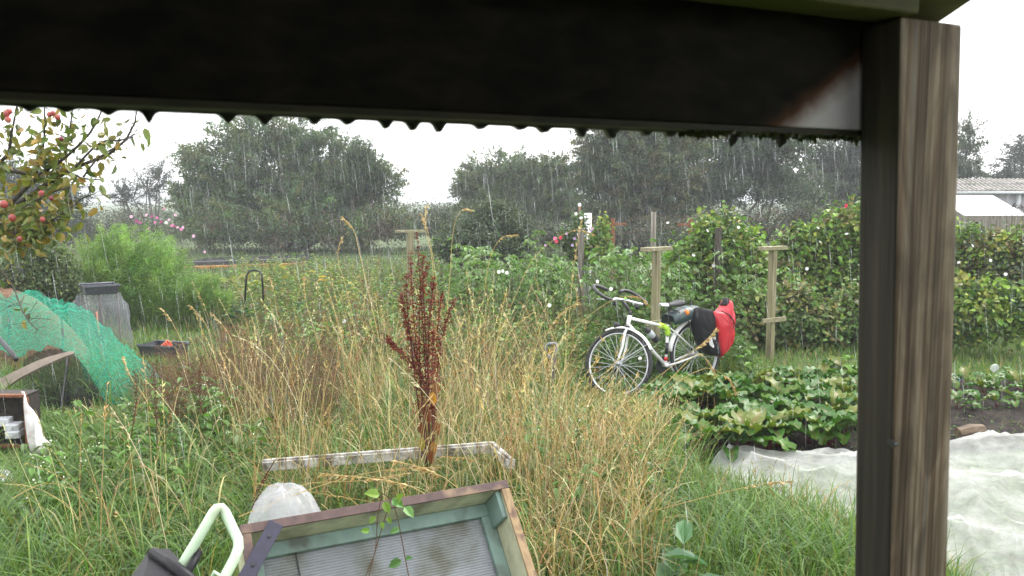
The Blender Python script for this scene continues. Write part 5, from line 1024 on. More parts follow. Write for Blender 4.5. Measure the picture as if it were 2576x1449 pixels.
cbox(TH + .001, CWd - TH - .001, TH + .001, TH + BW, -DPT - .005, -DPT + .022).build('batten', TEAL, cf, bevel=.003); cbox(CWd - TH - BW, CWd - TH - .001, TH + BW + .001, CH, -DPT - .005, -DPT + .022).build('batten', TEAL, cf, bevel=.003); cbox(TH + .001, TH + BW, TH + BW + .001, CH, -DPT - .005, -DPT + .022).build('batten', TEAL, cf, bevel=.003)
cbox(CWd - TH - .022, CWd - TH - .001, TH + .001, TH + BW + .06, -DPT + .023, -.02).build('corner_block', TEAL, cf, bevel=.003)
def poly_mat():
    m = plain('ribbed_plastic', (.27, .29, .31), .22, var=.18, scale=4, dirt=(.13, .13, .10), dscale=5, damt=.55); return m
# twin wall panel: ribs run across it
ns = 3 * int(CH / .0115); yy = np.linspace(TH + BW - .02, CH, ns); rows = [[CF(x, y, -DPT - .008 + (.0028 if k % 3 == 0 else 0)) for x in (TH + BW - .02, CWd * .3, CWd * .62, CWd - TH - BW + .02)] for k, y in enumerate(yy)]
MB().grid(rows).build('plastic_panel', poly_mat(), cf, smooth=False)
MB().box(CF(TH + BW + .13, CH / 2, -DPT - .0), CX * .004, CY * (CH - .15), CN * .006).build('panel_seam', BLACKPL, cf)
s0, s1 = CF(.125, .015, .0125), CF(-.015, .20, .0125); dv = unit(s1 - s0); MB().box((s0 + s1) / 2, dv * np.linalg.norm(s1 - s0), np.cross(dv, CN) * .055, CN * .010).build('corner_strap', plain('navy_strap', (.022, .022, .045), .6, var=.2), cf, bevel=.002)
for t in (.25, .75): MB().lathe([(0, .004), (.006, .003), (.007, 0)], s0 * (1 - t) + s1 * t + CN * .0055, CN, 8).build('screw', BLACKPL, cf)
# bindweed growing over the frame
bw = thing('bindweed_vine', CF(CWd * .55, .4, .05) * np.array([1, 1, 0]), 'young bindweed shoots hanging over the rim of the cold frame', 'vine')
VN = Cloud(); 
for pl in ([(960, 1240), (985, 1255), (1000, 1300), (1015, 1380), (1030, 1460)], [(960, 1245), (950, 1300), (945, 1380), (925, 1460)], [(985, 1250), (960, 1330), (940, 1400), (915, 1460)]):
    q = np.array([P(x, y, 3.28 - .02 * k) for k, (x, y) in enumerate(pl)]); VN.rods(q[None], np.full((1, len(pl)), .0022), np.array([[.12, .07, .04]]))
link('vine', VN.mesh('vine', STRAW, ORG[bw]), bw)
for px, py, L, dx, dz, b_ in ((965, 1262, .05, .4, -.6, 0), (985, 1258, .055, .8, -.3, 1), (955, 1245, .06, -.5, .2, 0), (1018, 1275, .055, .3, -.2, 1), (945, 1300, .035, -.6, -.5, 0), (960, 1312, .03, .2, -1, 0), (975, 1300, .03, .4, -.7, 0), (930, 1335, .035, -.8, .1, 0), (1005, 1330, .04, -.7, -.2, 1), (1010, 1410, .055, -.8, -.3, 1), (1020, 1405, .03, .6, .2, 1), (1000, 1262, .05, .2, .4, 0)):
    f_ = Cloud(); f_.leaves(P(px, py, 3.22)[None], np.array([[dx, -.25, dz]]), np.array([[0, -.7, .7]]) + rdir(1) * .2, L, L * .75, pal(1, [(.10, .21, .06)] if b_ else [(.16, .26, .05)]), fine=True); link('leaf', f_.mesh('leaf', LEAFW, ORG[bw]), bw)
# white window frame lying in the grass behind
WORN = plain('worn_white_paint', (.56, .55, .53), .55, var=.15, scale=30, dirt=(.13, .11, .085), dscale=13, damt=.5); wf = thing('window_frame', G(960, 1200), 'old white window frame lying in the grass behind the cold frame', 'window frame'); w0, w1, w2 = P(660, 1172, 5.2), P(1238, 1126, 5.5), P(1285, 1168, 5.1)
zf = .5; 
for a, b, nm in ((w0, w1, 'rail'), (w1, w2, 'stile')):
    d_ = unit(b - a); sdv = unit(np.cross(d_, UP)); uu = np.cross(sdv, d_); m_ = (a + b) / 2; L_ = np.linalg.norm(b - a)
    r_ = MB().box(m_, d_ * L_, sdv * .055, uu * .055).build(nm, WORN, wf, bevel=.003); MB().box(m_ + uu * .034, d_ * L_ * .995, sdv * .02, uu * .012).build('bead', WORN, r_, bevel=.002)
# clear plastic cloche
cb_ = P(715, 1300, 4.1); cb_[2] = 0; cc = thing('plastic_cloche', cb_, 'cloudy clear plastic cloche half sunk in grass behind the cold frame', 'cloche'); zt_ = P(715, 1222, 4.1)[2]
fold_ = lambda a_, q: 1 + (.05 * math.sin(5 * a_ + 2 * q) + .035 * math.sin(11 * a_ - 3 * q) + .02 * math.sin(17 * a_ + 5 * q)) * (1 - q * .4)
MB().grid([[cb_ + np.array([r_ * fold_(a_, q_) * math.cos(a_), r_ * fold_(a_, q_) * math.sin(a_), zt_ * q_ * (1 + .03 * math.sin(3 * a_) * q_)]) for a_ in np.linspace(0, 2 * math.pi, 73)] for r_, q_ in ((.20, 0), (.195, .3), (.185, .55), (.165, .76), (.135, .88), (.09, .96), (.04, .995), (.002, 1))]).build('dome', netmat('cloudy_plastic_sheet', (.76, .76, .82), .18, .55, scale=7, rough=.1, trans=.5, spec=.8, pos=(.3, .7)), cc, smooth=True)

# ================================================================== GREEN TUBE CHAIR
MINT = plain('mint_enamel', (.52, .68, .48), .35, var=.05, dirt=(.35, .38, .25), dscale=9, damt=.7)
ch0 = P(520, 1449, 2.75); ch0[2] = 0; chair = thing('garden_chair', ch0, 'folding chair with pale green tube frame and black seat at the bottom edge', 'chair')
def arcpts(pp, d): return [P(x, y, dd) for (x, y), dd in zip(pp, d)]
MB().tube(arcpts([(380, 1560), (440, 1452), (500, 1352), (536, 1290), (545, 1279), (556, 1277), (566, 1288), (588, 1335), (599, 1358), (600, 1378), (590, 1405), (565, 1452), (500, 1570)], [2.62, 2.66, 2.70, 2.73, 2.74, 2.75, 2.75, 2.72, 2.70, 2.68, 2.66, 2.63, 2.55]), .0165, 10).build('back_tube', MINT, chair, smooth=True)
a = P(380, 1560, 2.62); b = P(500, 1570, 2.55)
for q in (a, b): MB().tube([q, np.array([q[0] + .05, q[1] + .1, 0])], .0165, 10).build('leg', MINT, chair, smooth=True)
MB().tube(arcpts([(515, 1530), (530, 1460), (540, 1440), (556, 1450), (545, 1540)], [2.8] * 5), .008, 8).build('side_loop', MINT, chair, smooth=True)
CB = plain('chair_black', (.010, .0095, .012), .45, spec=.25)
q = [P(330, 1460, 2.6), P(385, 1388, 2.75), P(420, 1384, 2.8), P(480, 1445, 2.6), P(500, 1500, 2.4), P(340, 1560, 2.35)]
MB().add(q + [p - UP * .03 for p in q], [(0, 1, 2, 3, 4, 5), (11, 10, 9, 8, 7, 6)] + [(i, (i + 1) % 6, 6 + (i + 1) % 6, 6 + i) for i in range(6)]).build('seat', CB, chair, bevel=.012)
MB().tube([P(385, 1392, 2.72), P(430, 1420, 2.65), P(490, 1470, 2.55)], .02, 10).build('seat_rail', CB, chair, smooth=True)
MB().tube([P(500, 1388, 2.7), P(487, 1415, 2.66), P(460, 1462, 2.6)], .0125, 10).build('arm_end', CB, chair, smooth=True)
# big blue-green leaves right at the bottom edge
leafy('comfrey_plant', 'broad blue green leaves at the bottom edge, right of the straw', (1700, 1449), 3.95, .42, 13, [(.07, .15, .07), (.09, .18, .09)], .30, nst=2)

# ================================================================== PLUM TREE reaching in from the left
ap = P(-330, 700, 5.2); ap[2] = 0; plum = thing('plum_tree', ap, 'plum tree branches with yellowing leaves and red fruit reaching in from the side', 'tree')
def bz(pp, d0, d1, n=12):
    q = np.array([P(x, y, d0 + (d1 - d0) * k / max(1, len(pp) - 1)) for k, (x, y) in enumerate(pp)]); m = len(q) - 1; out = []
    for tt in np.linspace(0, 1, n):
        x = tt * m; i = min(int(x), m - 1); f_ = x - i; p0, p1, p2, p3 = q[max(i - 1, 0)], q[i], q[i + 1], q[min(i + 2, m)]; out.append(.5 * (2 * p1 + (p2 - p0) * f_ + (2 * p0 - 5 * p1 + 4 * p2 - p3) * f_ * f_ + (3 * p1 - p0 - 3 * p2 + p3) * f_ ** 3))
    return np.array(out)
trunk = MB(); tp_ = P(-300, 620, 5.2); trunk.tube([ap - UP * .1, ap * .5 + tp_ * .5 + np.array([.05, 0, 0]), tp_], [.10, .08, .06], 10)
trunk.build('trunk', BARK, plum, smooth=True)
limbs = [([(-300, 620), (-120, 560), (0, 540), (90, 480), (190, 420), (270, 390), (330, 335), (345, 268)], 5.2, 4.6, .022), ([(0, 540), (100, 440), (160, 400), (230, 330), (262, 262)], 4.9, 4.6, .014), ([(-300, 620), (-100, 480), (0, 430), (90, 440), (160, 430), (210, 450), (256, 451)], 5.2, 4.7, .016),
         ([(-100, 480), (10, 400), (30, 330), (45, 255)], 5.0, 4.8, .014), ([(90, 440), (110, 360), (112, 250)], 4.8, 4.7, .008), ([(160, 400), (175, 330), (185, 250)], 4.75, 4.7, .007), ([(190, 420), (250, 360), (300, 353), (335, 345)], 4.7, 4.5, .007), ([(210, 445), (245, 400), (290, 370)], 4.7, 4.6, .006),
         ([(-300, 620), (-80, 590), (20, 560), (80, 585), (110, 600)], 5.2, 4.7, .013), ([(0, 540), (60, 520), (140, 480), (200, 470)], 4.9, 4.6, .008), ([(20, 560), (40, 590), (45, 620)], 4.9, 4.7, .006), ([(120, 560), (170, 530), (205, 500), (230, 490)], 4.7, 4.6, .004), ([(-80, 590), (20, 700), (60, 790), (95, 830)], 5.0, 4.5, .005), ([(60, 560), (120, 560)], 4.8, 4.7, .005)]
LB_ = []
for pp, d0, d1, r in limbs:
    A = bz(pp, d0, d1); LB_.append((A, r)); MB().tube(A, np.linspace(r, .003, len(A)), 7).build('branch', BARK, plum, smooth=True)
tw = Cloud(); tips = []
for A, r in LB_:
    m = 26; k = rng.uniform(2, 10.9, m); i0 = k.astype(int); f_ = (k - i0)[:, None]; p = A[i0] * (1 - f_) + A[i0 + 1] * f_; e = p + rdir(m, -.6, .8) * rng.uniform(.02, .16, (m, 1)); tips.append(e); tips.append(p); tw.rods(np.stack([p, e], 1), np.full((m, 2), .0018), np.tile([[.07, .06, .05]], (m, 1)))
link('twigs', tw.mesh('twigs', STRAW, ap), plum)
tips = np.concatenate(tips)
def vis(p): 
    q = p - CAM; dd_ = q @ np.array([0, cp_, -sp_]); return 1288 + F * q[..., 0] / dd_, 724.5 - F * (q @ np.array([0, sp_, cp_])) / dd_
vx, vy = vis(tips); core = (vx < 185) & (vy > 330) & (vy < 625); 
wts_ = np.where(core, 1.0, .16); wts_[(vx < -150)] *= .3
PL = [(.17, .18, .035), (.12, .15, .035), (.22, .19, .04), (.10, .14, .05), (.30, .20, .05), (.20, .24, .09)]
def plum_leaf(i):
    c = Cloud(); c.leaves(np.zeros((1, 3)), np.array([[0, 0, -1.]]), np.array([[0, -1., .1]]), .062 * rng.uniform(.8, 1.2), .036, np.array([PL[i % 6]]) * rng.uniform(.85, 1.15), fold=.3, droop=.1, fine=True); return c.mesh('plum_leaf', LEAFW)
PLM = [plum_leaf(i) for i in range(12)]
ch_ = rng.choice(len(tips), 300, p=wts_ / wts_.sum())
for k in ch_:
    o = link('leaf', PLM[random.randrange(12)], plum, tips[k] + rng.normal(0, .03, 3) - ap); o.rotation_euler = (R(random.gauss(0, 35)), R(random.gauss(0, 35)), random.uniform(0, 6.28)); s = random.uniform(.75, 1.25); o.scale = (s, s, s)
c = Cloud(); ch_ = rng.choice(len(tips), 650, p=wts_ / wts_.sum()); n = 650; L = rng.uniform(.04, .07, n); c.leaves(tips[ch_] + rng.normal(0, .05, (n, 3)), rdir(n, -1, 0), rdir(n), L, L * .6, pal(n, PL), fine=True)
o = link('inner_leaves', c.mesh('inner_leaves', LEAFW, ap), plum); o['kind'] = 'stuff'
PLC = plain('plum_skin', (.36, .06, .055), .4, var=.35, scale=25, dirt=(.42, .17, .10), dscale=30, damt=.62); PLD = plain('dark_plum_skin', (.20, .02, .045), .35, var=.3, scale=25)
for px, py, r in ((17, 286, 1), (20, 301, 1), (25, 280, .8), (124, 288, .8), (133, 285, .8), (145, 295, .9), (154, 349, .7), (104, 486, .9), (10, 514, 1.3), (31, 548, 1.2), (107, 552, .9), (129, 499, .7), (50, 601, .9)):
    q = P(px, py, 4.6); rr_ = .0165 * r; MB().lathe([(0, rr_ * .92), (rr_ * .3, rr_), (rr_ * .75, rr_ * .72), (rr_, .1 * rr_), (rr_ * .85, -.6 * rr_), (rr_ * .45, -.98 * rr_), (0, -1.1 * rr_)], q, UP, 14).build('plum', PLD if r < .75 else PLC, plum, smooth=True)

# ================================================================== CLUTTER on the left
NETG = netmat('green_netting', (.045, .42, .27), .26, .74, scale=28, trans=.5, spec=.1, pos=(.30, .66))
def surf(rows, n1=8, n2=8):
    A = np.array([[P(*q) for q in r] for r in rows]); a, b = A.shape[:2]; U1 = np.linspace(0, a - 1, n1 * (a - 1) + 1); V1 = np.linspace(0, b - 1, n2 * (b - 1) + 1)
    def ip(B, U):
        m = len(B) - 1; out = []
        for x in U:
            i = min(int(x), m - 1); f_ = x - i; p0, p1, p2, p3 = B[max(i - 1, 0)], B[i], B[i + 1], B[min(i + 2, m)]; out.append(.5 * (2 * p1 + (p2 - p0) * f_ + (2 * p0 - 5 * p1 + 4 * p2 - p3) * f_ ** 2 + (3 * p1 - p0 - 3 * p2 + p3) * f_ ** 3))
        return np.array(out)
    A = ip(A, U1); return ip(A.transpose(1, 0, 2), V1).transpose(1, 0, 2)
S_ = surf([[(-80, 745, 10), (0, 740, 9.8), (60, 738, 9.6), (140, 747, 9.5), (205, 778, 9.3), (300, 850, 9.0), (365, 905, 8.8), (430, 985, 8.6)],
           [(-80, 800, 9.2), (0, 795, 9.0), (90, 785, 8.9), (170, 800, 8.8), (240, 850, 8.6), (320, 905, 8.4), (380, 960, 8.2), (440, 1015, 8.1)],
           [(-80, 860, 8.6), (0, 855, 8.5), (90, 850, 8.4), (180, 866, 8.2), (250, 905, 8.1), (320, 965, 8.0), (385, 1015, 7.9), (440, 1040, 7.9)],
           [(-80, 900, 8.4), (0, 893, 8.3), (80, 882, 8.2), (175, 884, 8.05), (225, 945, 7.9), (280, 1010, 7.8), (350, 1052, 7.75), (430, 1062, 7.75)]])
S_[..., 2] += .035 * np.sin(S_[..., 0] * 9 + S_[..., 2] * 7) + .025 * np.sin(S_[..., 0] * 19 - S_[..., 1] * 9) + .012 * np.sin(S_[..., 0] * 41 + S_[..., 1] * 23); S_[..., 2] = np.maximum(S_[..., 2], .03); S_[0, :, 2] += rng.normal(0, .02, S_.shape[1]); S_[-1, :, 2] += rng.normal(0, .02, S_.shape[1])
ng = thing('green_net', np.append(S_[-1, 20][:2], 0), 'heap of green garden netting draped over hoops', 'net'); MB().grid(S_).build('netting', NETG, ng, smooth=True)
# hoops under it
for j in (10, 22, 34): MB().tube([S_[i, j] - UP * .02 for i in range(0, len(S_), 3)], .008, 6).build('hoop', BLACKPL, ng)
S2 = surf([[(60, 905, 8.3), (110, 880, 8.2), (170, 885, 8.0), (215, 925, 7.9), (245, 985, 7.8)], [(55, 960, 8.1), (110, 930, 7.9), (165, 940, 7.75), (205, 985, 7.7), (235, 1030, 7.65)], [(55, 1045, 7.6), (100, 1050, 7.5), (150, 1055, 7.4), (200, 1055, 7.4), (235, 1058, 7.5)]])
bn = thing('black_net_cloche', np.append(S2[-1, 10][:2], 0), 'low hooped cloche under black mesh in front of the green net', 'cloche'); MB().grid(S2).build('mesh_cover', netmat('black_mesh', (.010, .010, .012), .45, .85, scale=70, trans=.2, spec=.04), bn, smooth=True)
MB().tube([S2[i, 16] for i in range(0, len(S2), 3)], .008, 6).build('hoop', BLACKPL, bn)
pnt = [G(150, 1000), G(120, 960)]
hp = thing('compost_heap', G(10, 830), 'reddish brown heap behind the top of the green net', 'heap'); rows = [[np.array([-6.0 + 1.0 * math.cos(a) * q * 1.1, 9.9 + .5 * math.sin(a) * q, .92 * (1 - q ** 2) + .02 * math.sin(9 * a + 7 * q)]) for a in np.linspace(0, 6.28, 25)] for q in np.linspace(.02, 1, 9)]
MB().grid(rows).build('mound', plain('brown_compost', (.16, .09, .055), .9, var=.5, scale=35, bump=.8), hp, smooth=True)
bd = thing('bent_board', G(60, 960), 'pale warped board leaning out of the netting', 'board'); q = surf([[(0, 957, 7.7), (40, 938, 7.7), (100, 910, 7.75), (155, 893, 7.8), (185, 888, 7.85)], [(10, 985, 7.6), (52, 955, 7.6), (105, 928, 7.65), (160, 903, 7.75), (188, 894, 7.8)]], 3, 4)
MB().grid(q).build('plank', plain('pale_board', (.15, .12, .09), .7, var=.25, scale=12), bd, solid=.02)
br_ = thing('black_pole', G(20, 960), 'black pole slanting down behind the warped board', 'pole'); MB().tube([P(-30, 820, 8.2), P(34, 893, 7.9), P(40, 905, 7.85)], .022, 8).build('shaft', BLACKPL, br_, smooth=True)
ty = thing('old_tyre', G(238, 1025), 'black tyre half hidden in grass below the green net', 'tyre'); b = G(238, 1022); MB().tube([b + np.array([.20 * math.cos(a), .20 * math.sin(a), .09]) for a in np.linspace(0, 2 * math.pi, 33)[:-1]], .075, 10, closed=True).build('tread', RUBBER, ty, smooth=True)
# iron box with scrap
ib = thing('iron_trough', P(20, 1100, 6.4) * np.array([1, 1, 0]), 'rusty edged iron box standing open at the frame edge', 'box'); a, b_ = P(-110, 997, 6.4), P(64, 994, 6.4); h0 = .10; wv_ = b_ - a
for nm, c_, s3 in (('top_rim', (a + b_) / 2, (np.linalg.norm(wv_), .05, .022)), ('side_rim', b_ * np.array([1, 1, 0]) + UP * (b_[2] + h0) / 2 - UP * .01, (.02, .05, b_[2] - h0 - .02)), ('bottom_rim', (a + b_) / 2 * np.array([1, 1, 0]) + UP * h0, (np.linalg.norm(wv_), .05, .022))): MB().bx(c_, s3).build(nm, RUST, ib, bevel=.003)
m_ = (a + b_) / 2; zt2 = b_[2]
for nm, c_, s3 in (('top_plate', m_ + np.array([0, .1, .0]), (.52, .15, .01)), ('back_plate', m_ * np.array([1, 1, 0]) + np.array([0, .18, (zt2 + h0) / 2]), (.52, .01, zt2 - h0)), ('side_plate', b_ * np.array([1, 1, 0]) + np.array([-.004, .1, (zt2 + h0) / 2]), (.008, .15, zt2 - h0 - .03)), ('bottom_plate', m_ * np.array([1, 1, 0]) + np.array([0, .1, h0]), (.52, .15, .01))): MB().bx(c_, s3).build(nm, plain('dark_iron_' + nm, (.03, .024, .02), .8, var=.5), ib)
SM = plain('scrap_white', (.66, .68, .72), .35, var=.12, dirt=(.2, .2, .2), dscale=18, damt=.6)
for px, py, sz, lab in ((35, 1072, (.10, .08, .05), 'upper white plastic carton in the iron box'), (38, 1090, (.095, .09, .055), 'lower white plastic carton in the iron box'), (12, 1060, (.09, .06, .06), 'crumpled grey white bag in the iron box')):
    rt = thing('scrap_carton', P(px, py, 6.42) - UP * sz[2] / 2, lab, 'carton', 'cartons in the iron box'); MB().box(P(px, py, 6.42), (sz[0], .02, 0), (0, sz[1], .01), (.0, 0, sz[2])).build('shell', SM, rt, bevel=.008)
q = surf([[(50, 985, 6.38), (60, 990, 6.36), (70, 1000, 6.36)], [(60, 1030, 6.32), (75, 1030, 6.28), (86, 1045, 6.3)], [(66, 1080, 6.30), (88, 1085, 6.2), (108, 1085, 6.28)], [(75, 1125, 6.28), (98, 1125, 6.16), (128, 1120, 6.26)], [(92, 1150, 6.3), (106, 1150, 6.2), (118, 1140, 6.26)]], 5, 6); q[..., 1] += .03 * np.sin(q[..., 0] * 60 + q[..., 2] * 15)
sk = thing('plastic_sack', q[-1, 5] * np.array([1, 1, 0]), 'torn white sack draped over the side of the iron box', 'sack'); MB().grid(q).build('sheet', plain('white_sack', (.62, .60, .58), .5, var=.1, scale=9, dirt=(.35, .30, .26), dscale=8, damt=.6), sk, smooth=True, solid=.003)
q = surf([[(-30, 1160, 5.9), (0, 1168, 5.85), (22, 1185, 5.85), (38, 1200, 5.85)], [(-30, 1200, 5.7), (0, 1205, 5.6), (20, 1210, 5.6), (32, 1208, 5.65)]], 8, 5); q[..., 2] += .015 * np.sin(q[..., 0] * 40); pb = thing('plastic_bag', q[-1, 5] * np.array([1, 1, 0]), 'small white plastic bag lying in the grass below the iron box', 'bag'); MB().grid(q).build('film', plain('white_film', (.74, .74, .78), .35, var=.08, scale=12, bump=.4), pb, smooth=True, solid=.003)
# crates
def crate(name, c, size, h, lab, rz, parent_kids=()):
    rt = thing(name, c, lab, 'crate', 'black plastic crates'); cz, sz = math.cos(rz), math.sin(rz); ax = np.array([cz, sz, 0]); ay = np.array([-sz, cz, 0]); w2, d2 = size[0] / 2, size[1] / 2; GP = plain('crate_grey_' + lab[:5], (.05, .055, .065), .4, var=.2)
    for s in (-1, 1):
        V = [c + ax * (s * w2 * k) + ay * (t * d2 * k) + UP * z for z, k in ((0, .86), (h, 1.0)) for t in (-1, 1)]; MB().add(V, [(0, 1, 3, 2)]).build('side', GP, rt, solid=.008); V = [c + ay * (s * d2 * k) + ax * (t * w2 * k) + UP * z for z, k in ((0, .86), (h, 1.0)) for t in (-1, 1)]; MB().add(V, [(0, 1, 3, 2)]).build('side', GP, rt, solid=.008)
    MB().box(c + UP * .004, ax * w2 * 1.72, ay * d2 * 1.72, UP * .006).build('base', GP, rt)
    rim = [c + ax * w2 * 1.02 * a_ + ay * d2 * 1.02 * b_ + UP * h for a_, b_ in ((-1, -1), (1, -1), (1, 1), (-1, 1))]
    MB().tube(rim, .012, 8, closed=True).build('rim', plain('crate_rim', (.10, .11, .13), .35), rt, smooth=True)
    return rt
cc_ = P(412, 884, 10.3); cc_[2] = .07; crate('black_crate', cc_, (.46, .34), .15, 'low black crate on the grass holding an orange pot', R(-18))
pt = thing('plant_pot', P(410, 868, 10.3), 'orange plastic pot lying inside the low crate', 'pot'); MB().lathe([(0, -.055), (.045, -.055), (.065, .05), (.07, .055), (.07, .065), (.06, .06)], cc_ + np.array([.02, 0, .11]), (.8, .1, .45), 16).build('shell', plain('orange_plastic', (.72, .13, .06), .45), pt, smooth=True)
co = P(254, 800, 10.8); co[2] = 0; zt3 = P(254, 737, 10.8)[2]; zl3 = P(254, 762, 10.8)[2]
nc = thing('net_column', co, 'column of pale grey netting with a black crate on top', 'net'); GN = netmat('grey_netting', (.30, .31, .36), .10, .48, scale=110, trans=.35, spec=.1)
prof_ = [(.33, 0), (.335, zl3 * .25), (.325, zl3 * .5), (.335, zl3 * .75), (.32, zl3 - .02), (.29, zl3 + .01), (.265, zl3 + .03), (.25, zt3)]
MB().grid([[co + np.array([(r_ * (1 + .07 * math.sin(3 * a_ + 5 * z_) + .05 * math.sin(7 * a_ - 9 * z_) + .03 * math.sin(13 * a_))) * math.cos(a_), (r_ * (1 + .07 * math.sin(3 * a_ + 5 * z_) + .05 * math.sin(7 * a_ - 9 * z_))) * math.sin(a_), z_ + .02 * math.sin(4 * a_) * (0 < z_ < zt3)]) for a_ in np.linspace(0, 2 * math.pi, 49)] for r_, z_ in prof_]).build('netting', GN, nc, smooth=True)
for k in range(4): MB().tube([co + np.array([.22 * math.cos(k * 1.57 + .5), .22 * math.sin(k * 1.57 + .5), 0]), co + np.array([.2 * math.cos(k * 1.57 + .5), .2 * math.sin(k * 1.57 + .5), zt3])], .012, 6).build('stake', GREYWOOD, nc)
crate('black_crate', co + UP * zt3, (.40, .36), .11, 'dark grey crate balanced on the netting column', R(38))
stake('bamboo_cane', 'short reddish cane standing before the netting column', 246, 783, 850, 9.4, .010, plain('red_cane', (.36, .16, .10), .7), cat='cane', lean=9)
# black hoop handle
hq = thing('metal_hoop', G(640, 800), 'black metal hoop standing in the weeds beside the asparagus', 'hoop'); MB().tube([G(613, 812), P(617, 740, 12.2), P(620, 695, 12.2), P(626, 682, 12.2), P(640, 679, 12.2), P(652, 682, 12.2), P(659, 692, 12.2), P(661, 720, 12.2), G(664, 806)], .014, 8).build('tube', BLACKPL, hq, smooth=True)
# raised black bed cover
rb_ = thing('pond_liner_bed', G(650, 672), 'long low black covered bed with an orange timber edge', 'raised bed'); a, b_ = G(470, 676), G(755, 667); MB().box((a + b_) / 2 + np.array([0, .8, .11]), (b_ - a), (0, 1.7, 0), (0, 0, .20)).build('cover', plain('wet_black_liner', (.05, .05, .055), .15, var=.3, scale=4), rb_, bevel=.03)
MB().box((a + b_) / 2 + np.array([.1, -.35, .05]), (b_ - a) * 1.02, (0, .12, 0), (0, 0, .09)).build('timber_edge', plain('orange_timber', (.42, .20, .06), .6, var=.3, scale=4), rb_, bevel=.01)
# yellowing squash leaves
leafy('squash_plant', 'yellow lobed squash leaves beside the black hoop', (700, 740), 16.5, .75, 34, [(.42, .36, .06), (.30, .30, .06), (.50, .33, .04), (.22, .25, .06)], .34, spread=1.2, nst=7, mat=LEAF)
leafy('squash_plant', 'pale yellow squash leaves close to the asparagus', (615, 760), 15.5, .6, 22, [(.30, .32, .08), (.24, .27, .06)], .30, spread=.8, nst=5, mat=LEAF)
leafy('kale_plant', 'blue green kale below the yellow squash leaves', (680, 800), 13, .55, 26, [(.06, .13, .08), (.07, .15, .09)], .26, spread=.6, nst=5)
leafy('kale_plant', 'dark green kale right of the black hoop foot', (655, 800), 12.4, .6, 26, [(.04, .12, .04), (.05, .14, .05)], .22, spread=.5, nst=4)
pb2 = G(578, 818); ps = thing('stone', pb2, 'pale grey stone in the grass by the foot of the hoop', 'stone'); MB().grid([[pb2 + np.array([.17 * q * math.cos(a_) * (1 + .1 * math.sin(3 * a_)), .10 * q * math.sin(a_), .09 * (1 - q * q) * (1 + .2 * math.sin(2 * a_ + 1))]) for a_ in np.linspace(0, 2 * math.pi, 17)] for q in np.linspace(.01, 1, 6)]).build('rock', plain('grey_stone', (.34, .35, .37), .7, var=.25, scale=14, bump=.5), ps, smooth=True)
# spade handle
sp_h = thing('garden_fork', G(1390, 960), 'grey D shaped tool handle standing up left of the front wheel', 'tool'); d_s = 8.0
MB().tube([P(1376, 893, d_s), P(1372, 872, d_s), P(1378, 866, d_s), P(1395, 863, d_s), P(1401, 868, d_s), P(1399, 885, d_s), P(1396, 905, d_s)], .014, 8).build('grip', plain('grey_grip', (.20, .21, .23), .5), sp_h, smooth=True)
MB().tube([P(1376, 890, d_s), P(1392, 908, d_s)], .012, 8).build('grip', plain('grey_grip', (.20, .21, .23), .5), sp_h, smooth=True); MB().tube([P(1396, 900, d_s), P(1392, 960, d_s), G(1390, 1040)], .016, 8).build('shaft', BLACKPL, sp_h, smooth=True)

# ================================================================== BARN AND GLASSHOUSE on the right
bnr = thing('farm_barn', P(2500, 503, 31) * np.array([1, 1, 0]), 'low grey barn with a ribbed sheet roof behind the hedge', 'barn'); x0, x1 = P(2330, 503, 31)[0], P(2760, 503, 31)[0]; yb = P(2500, 503, 31)[1]; ze = P(2500, 484, 31)[2]; zr = P(2500, 455, 34)[2]
MB().bx(((x0 + x1) / 2, yb + .1, ze / 2), (x1 - x0, .2, ze)).build('wall', plain('pale_render', (.33, .32, .36), .8, var=.12, scale=1.5), bnr)
RS = plain('cement_sheet', (.27, .25, .235), .8, var=.3, scale=2.0, dirt=(.12, .13, .09), dscale=2.5, damt=.55)
ns_ = 9; wd_ = (x1 - x0) / ns_
for k in range(ns_):
    for r, (t0, t1, up_) in enumerate(((0, .54, 0), (.5, 1, .03))):
        rows = []
        for t in (t0, t1): rows.append([(x0 + k * wd_ + wd_ * j / 32 * 1.0 + .9 * t, yb - .25 + 3.2 * t, ze + .02 + (zr - ze) * t + up_ + .055 * (1 if (j // 4) % 2 else 0)) for j in range(33)])
        MB().grid(rows).build('roof_sheet', RS, bnr, solid=.02)
MB().tube([(x0, yb - .30, ze - .02), (x1, yb - .30, ze - .02)], .05, 8).build('gutter', plain('grey_gutter', (.42, .44, .46), .5), bnr, smooth=True); xp = P(2559, 503, 31)[0]; MB().tube([(xp, yb - .1, ze - .05), (xp, yb - .1, 0)], .07, 8).build('downpipe', plain('grey_pipe', (.55, .57, .58), .5), bnr, smooth=True)
gh = thing('glasshouse', P(2480, 503, 21) * np.array([1, 1, 0]), 'low glasshouse with a wet white roof below the barn gutter', 'greenhouse'); f0, f1 = P(2425, 541, 20), P(2583, 541, 20); k0, k1 = P(2345, 491, 22.5), P(2497, 491, 22.5); WR = plain('wet_white_panel', (.82, .83, .85), .18, var=.03)
for k in range(5):
    a0, a1, c0, c1 = (f0 + (f1 - f0) * (k + .01) / 5, f0 + (f1 - f0) * (k + .99) / 5, k0 + (k1 - k0) * (k + .99) / 5, k0 + (k1 - k0) * (k + .01) / 5); MB().add([a0, a1, c0, c1], [(0, 1, 2, 3)]).build('roof_panel', WR, gh, solid=.02)
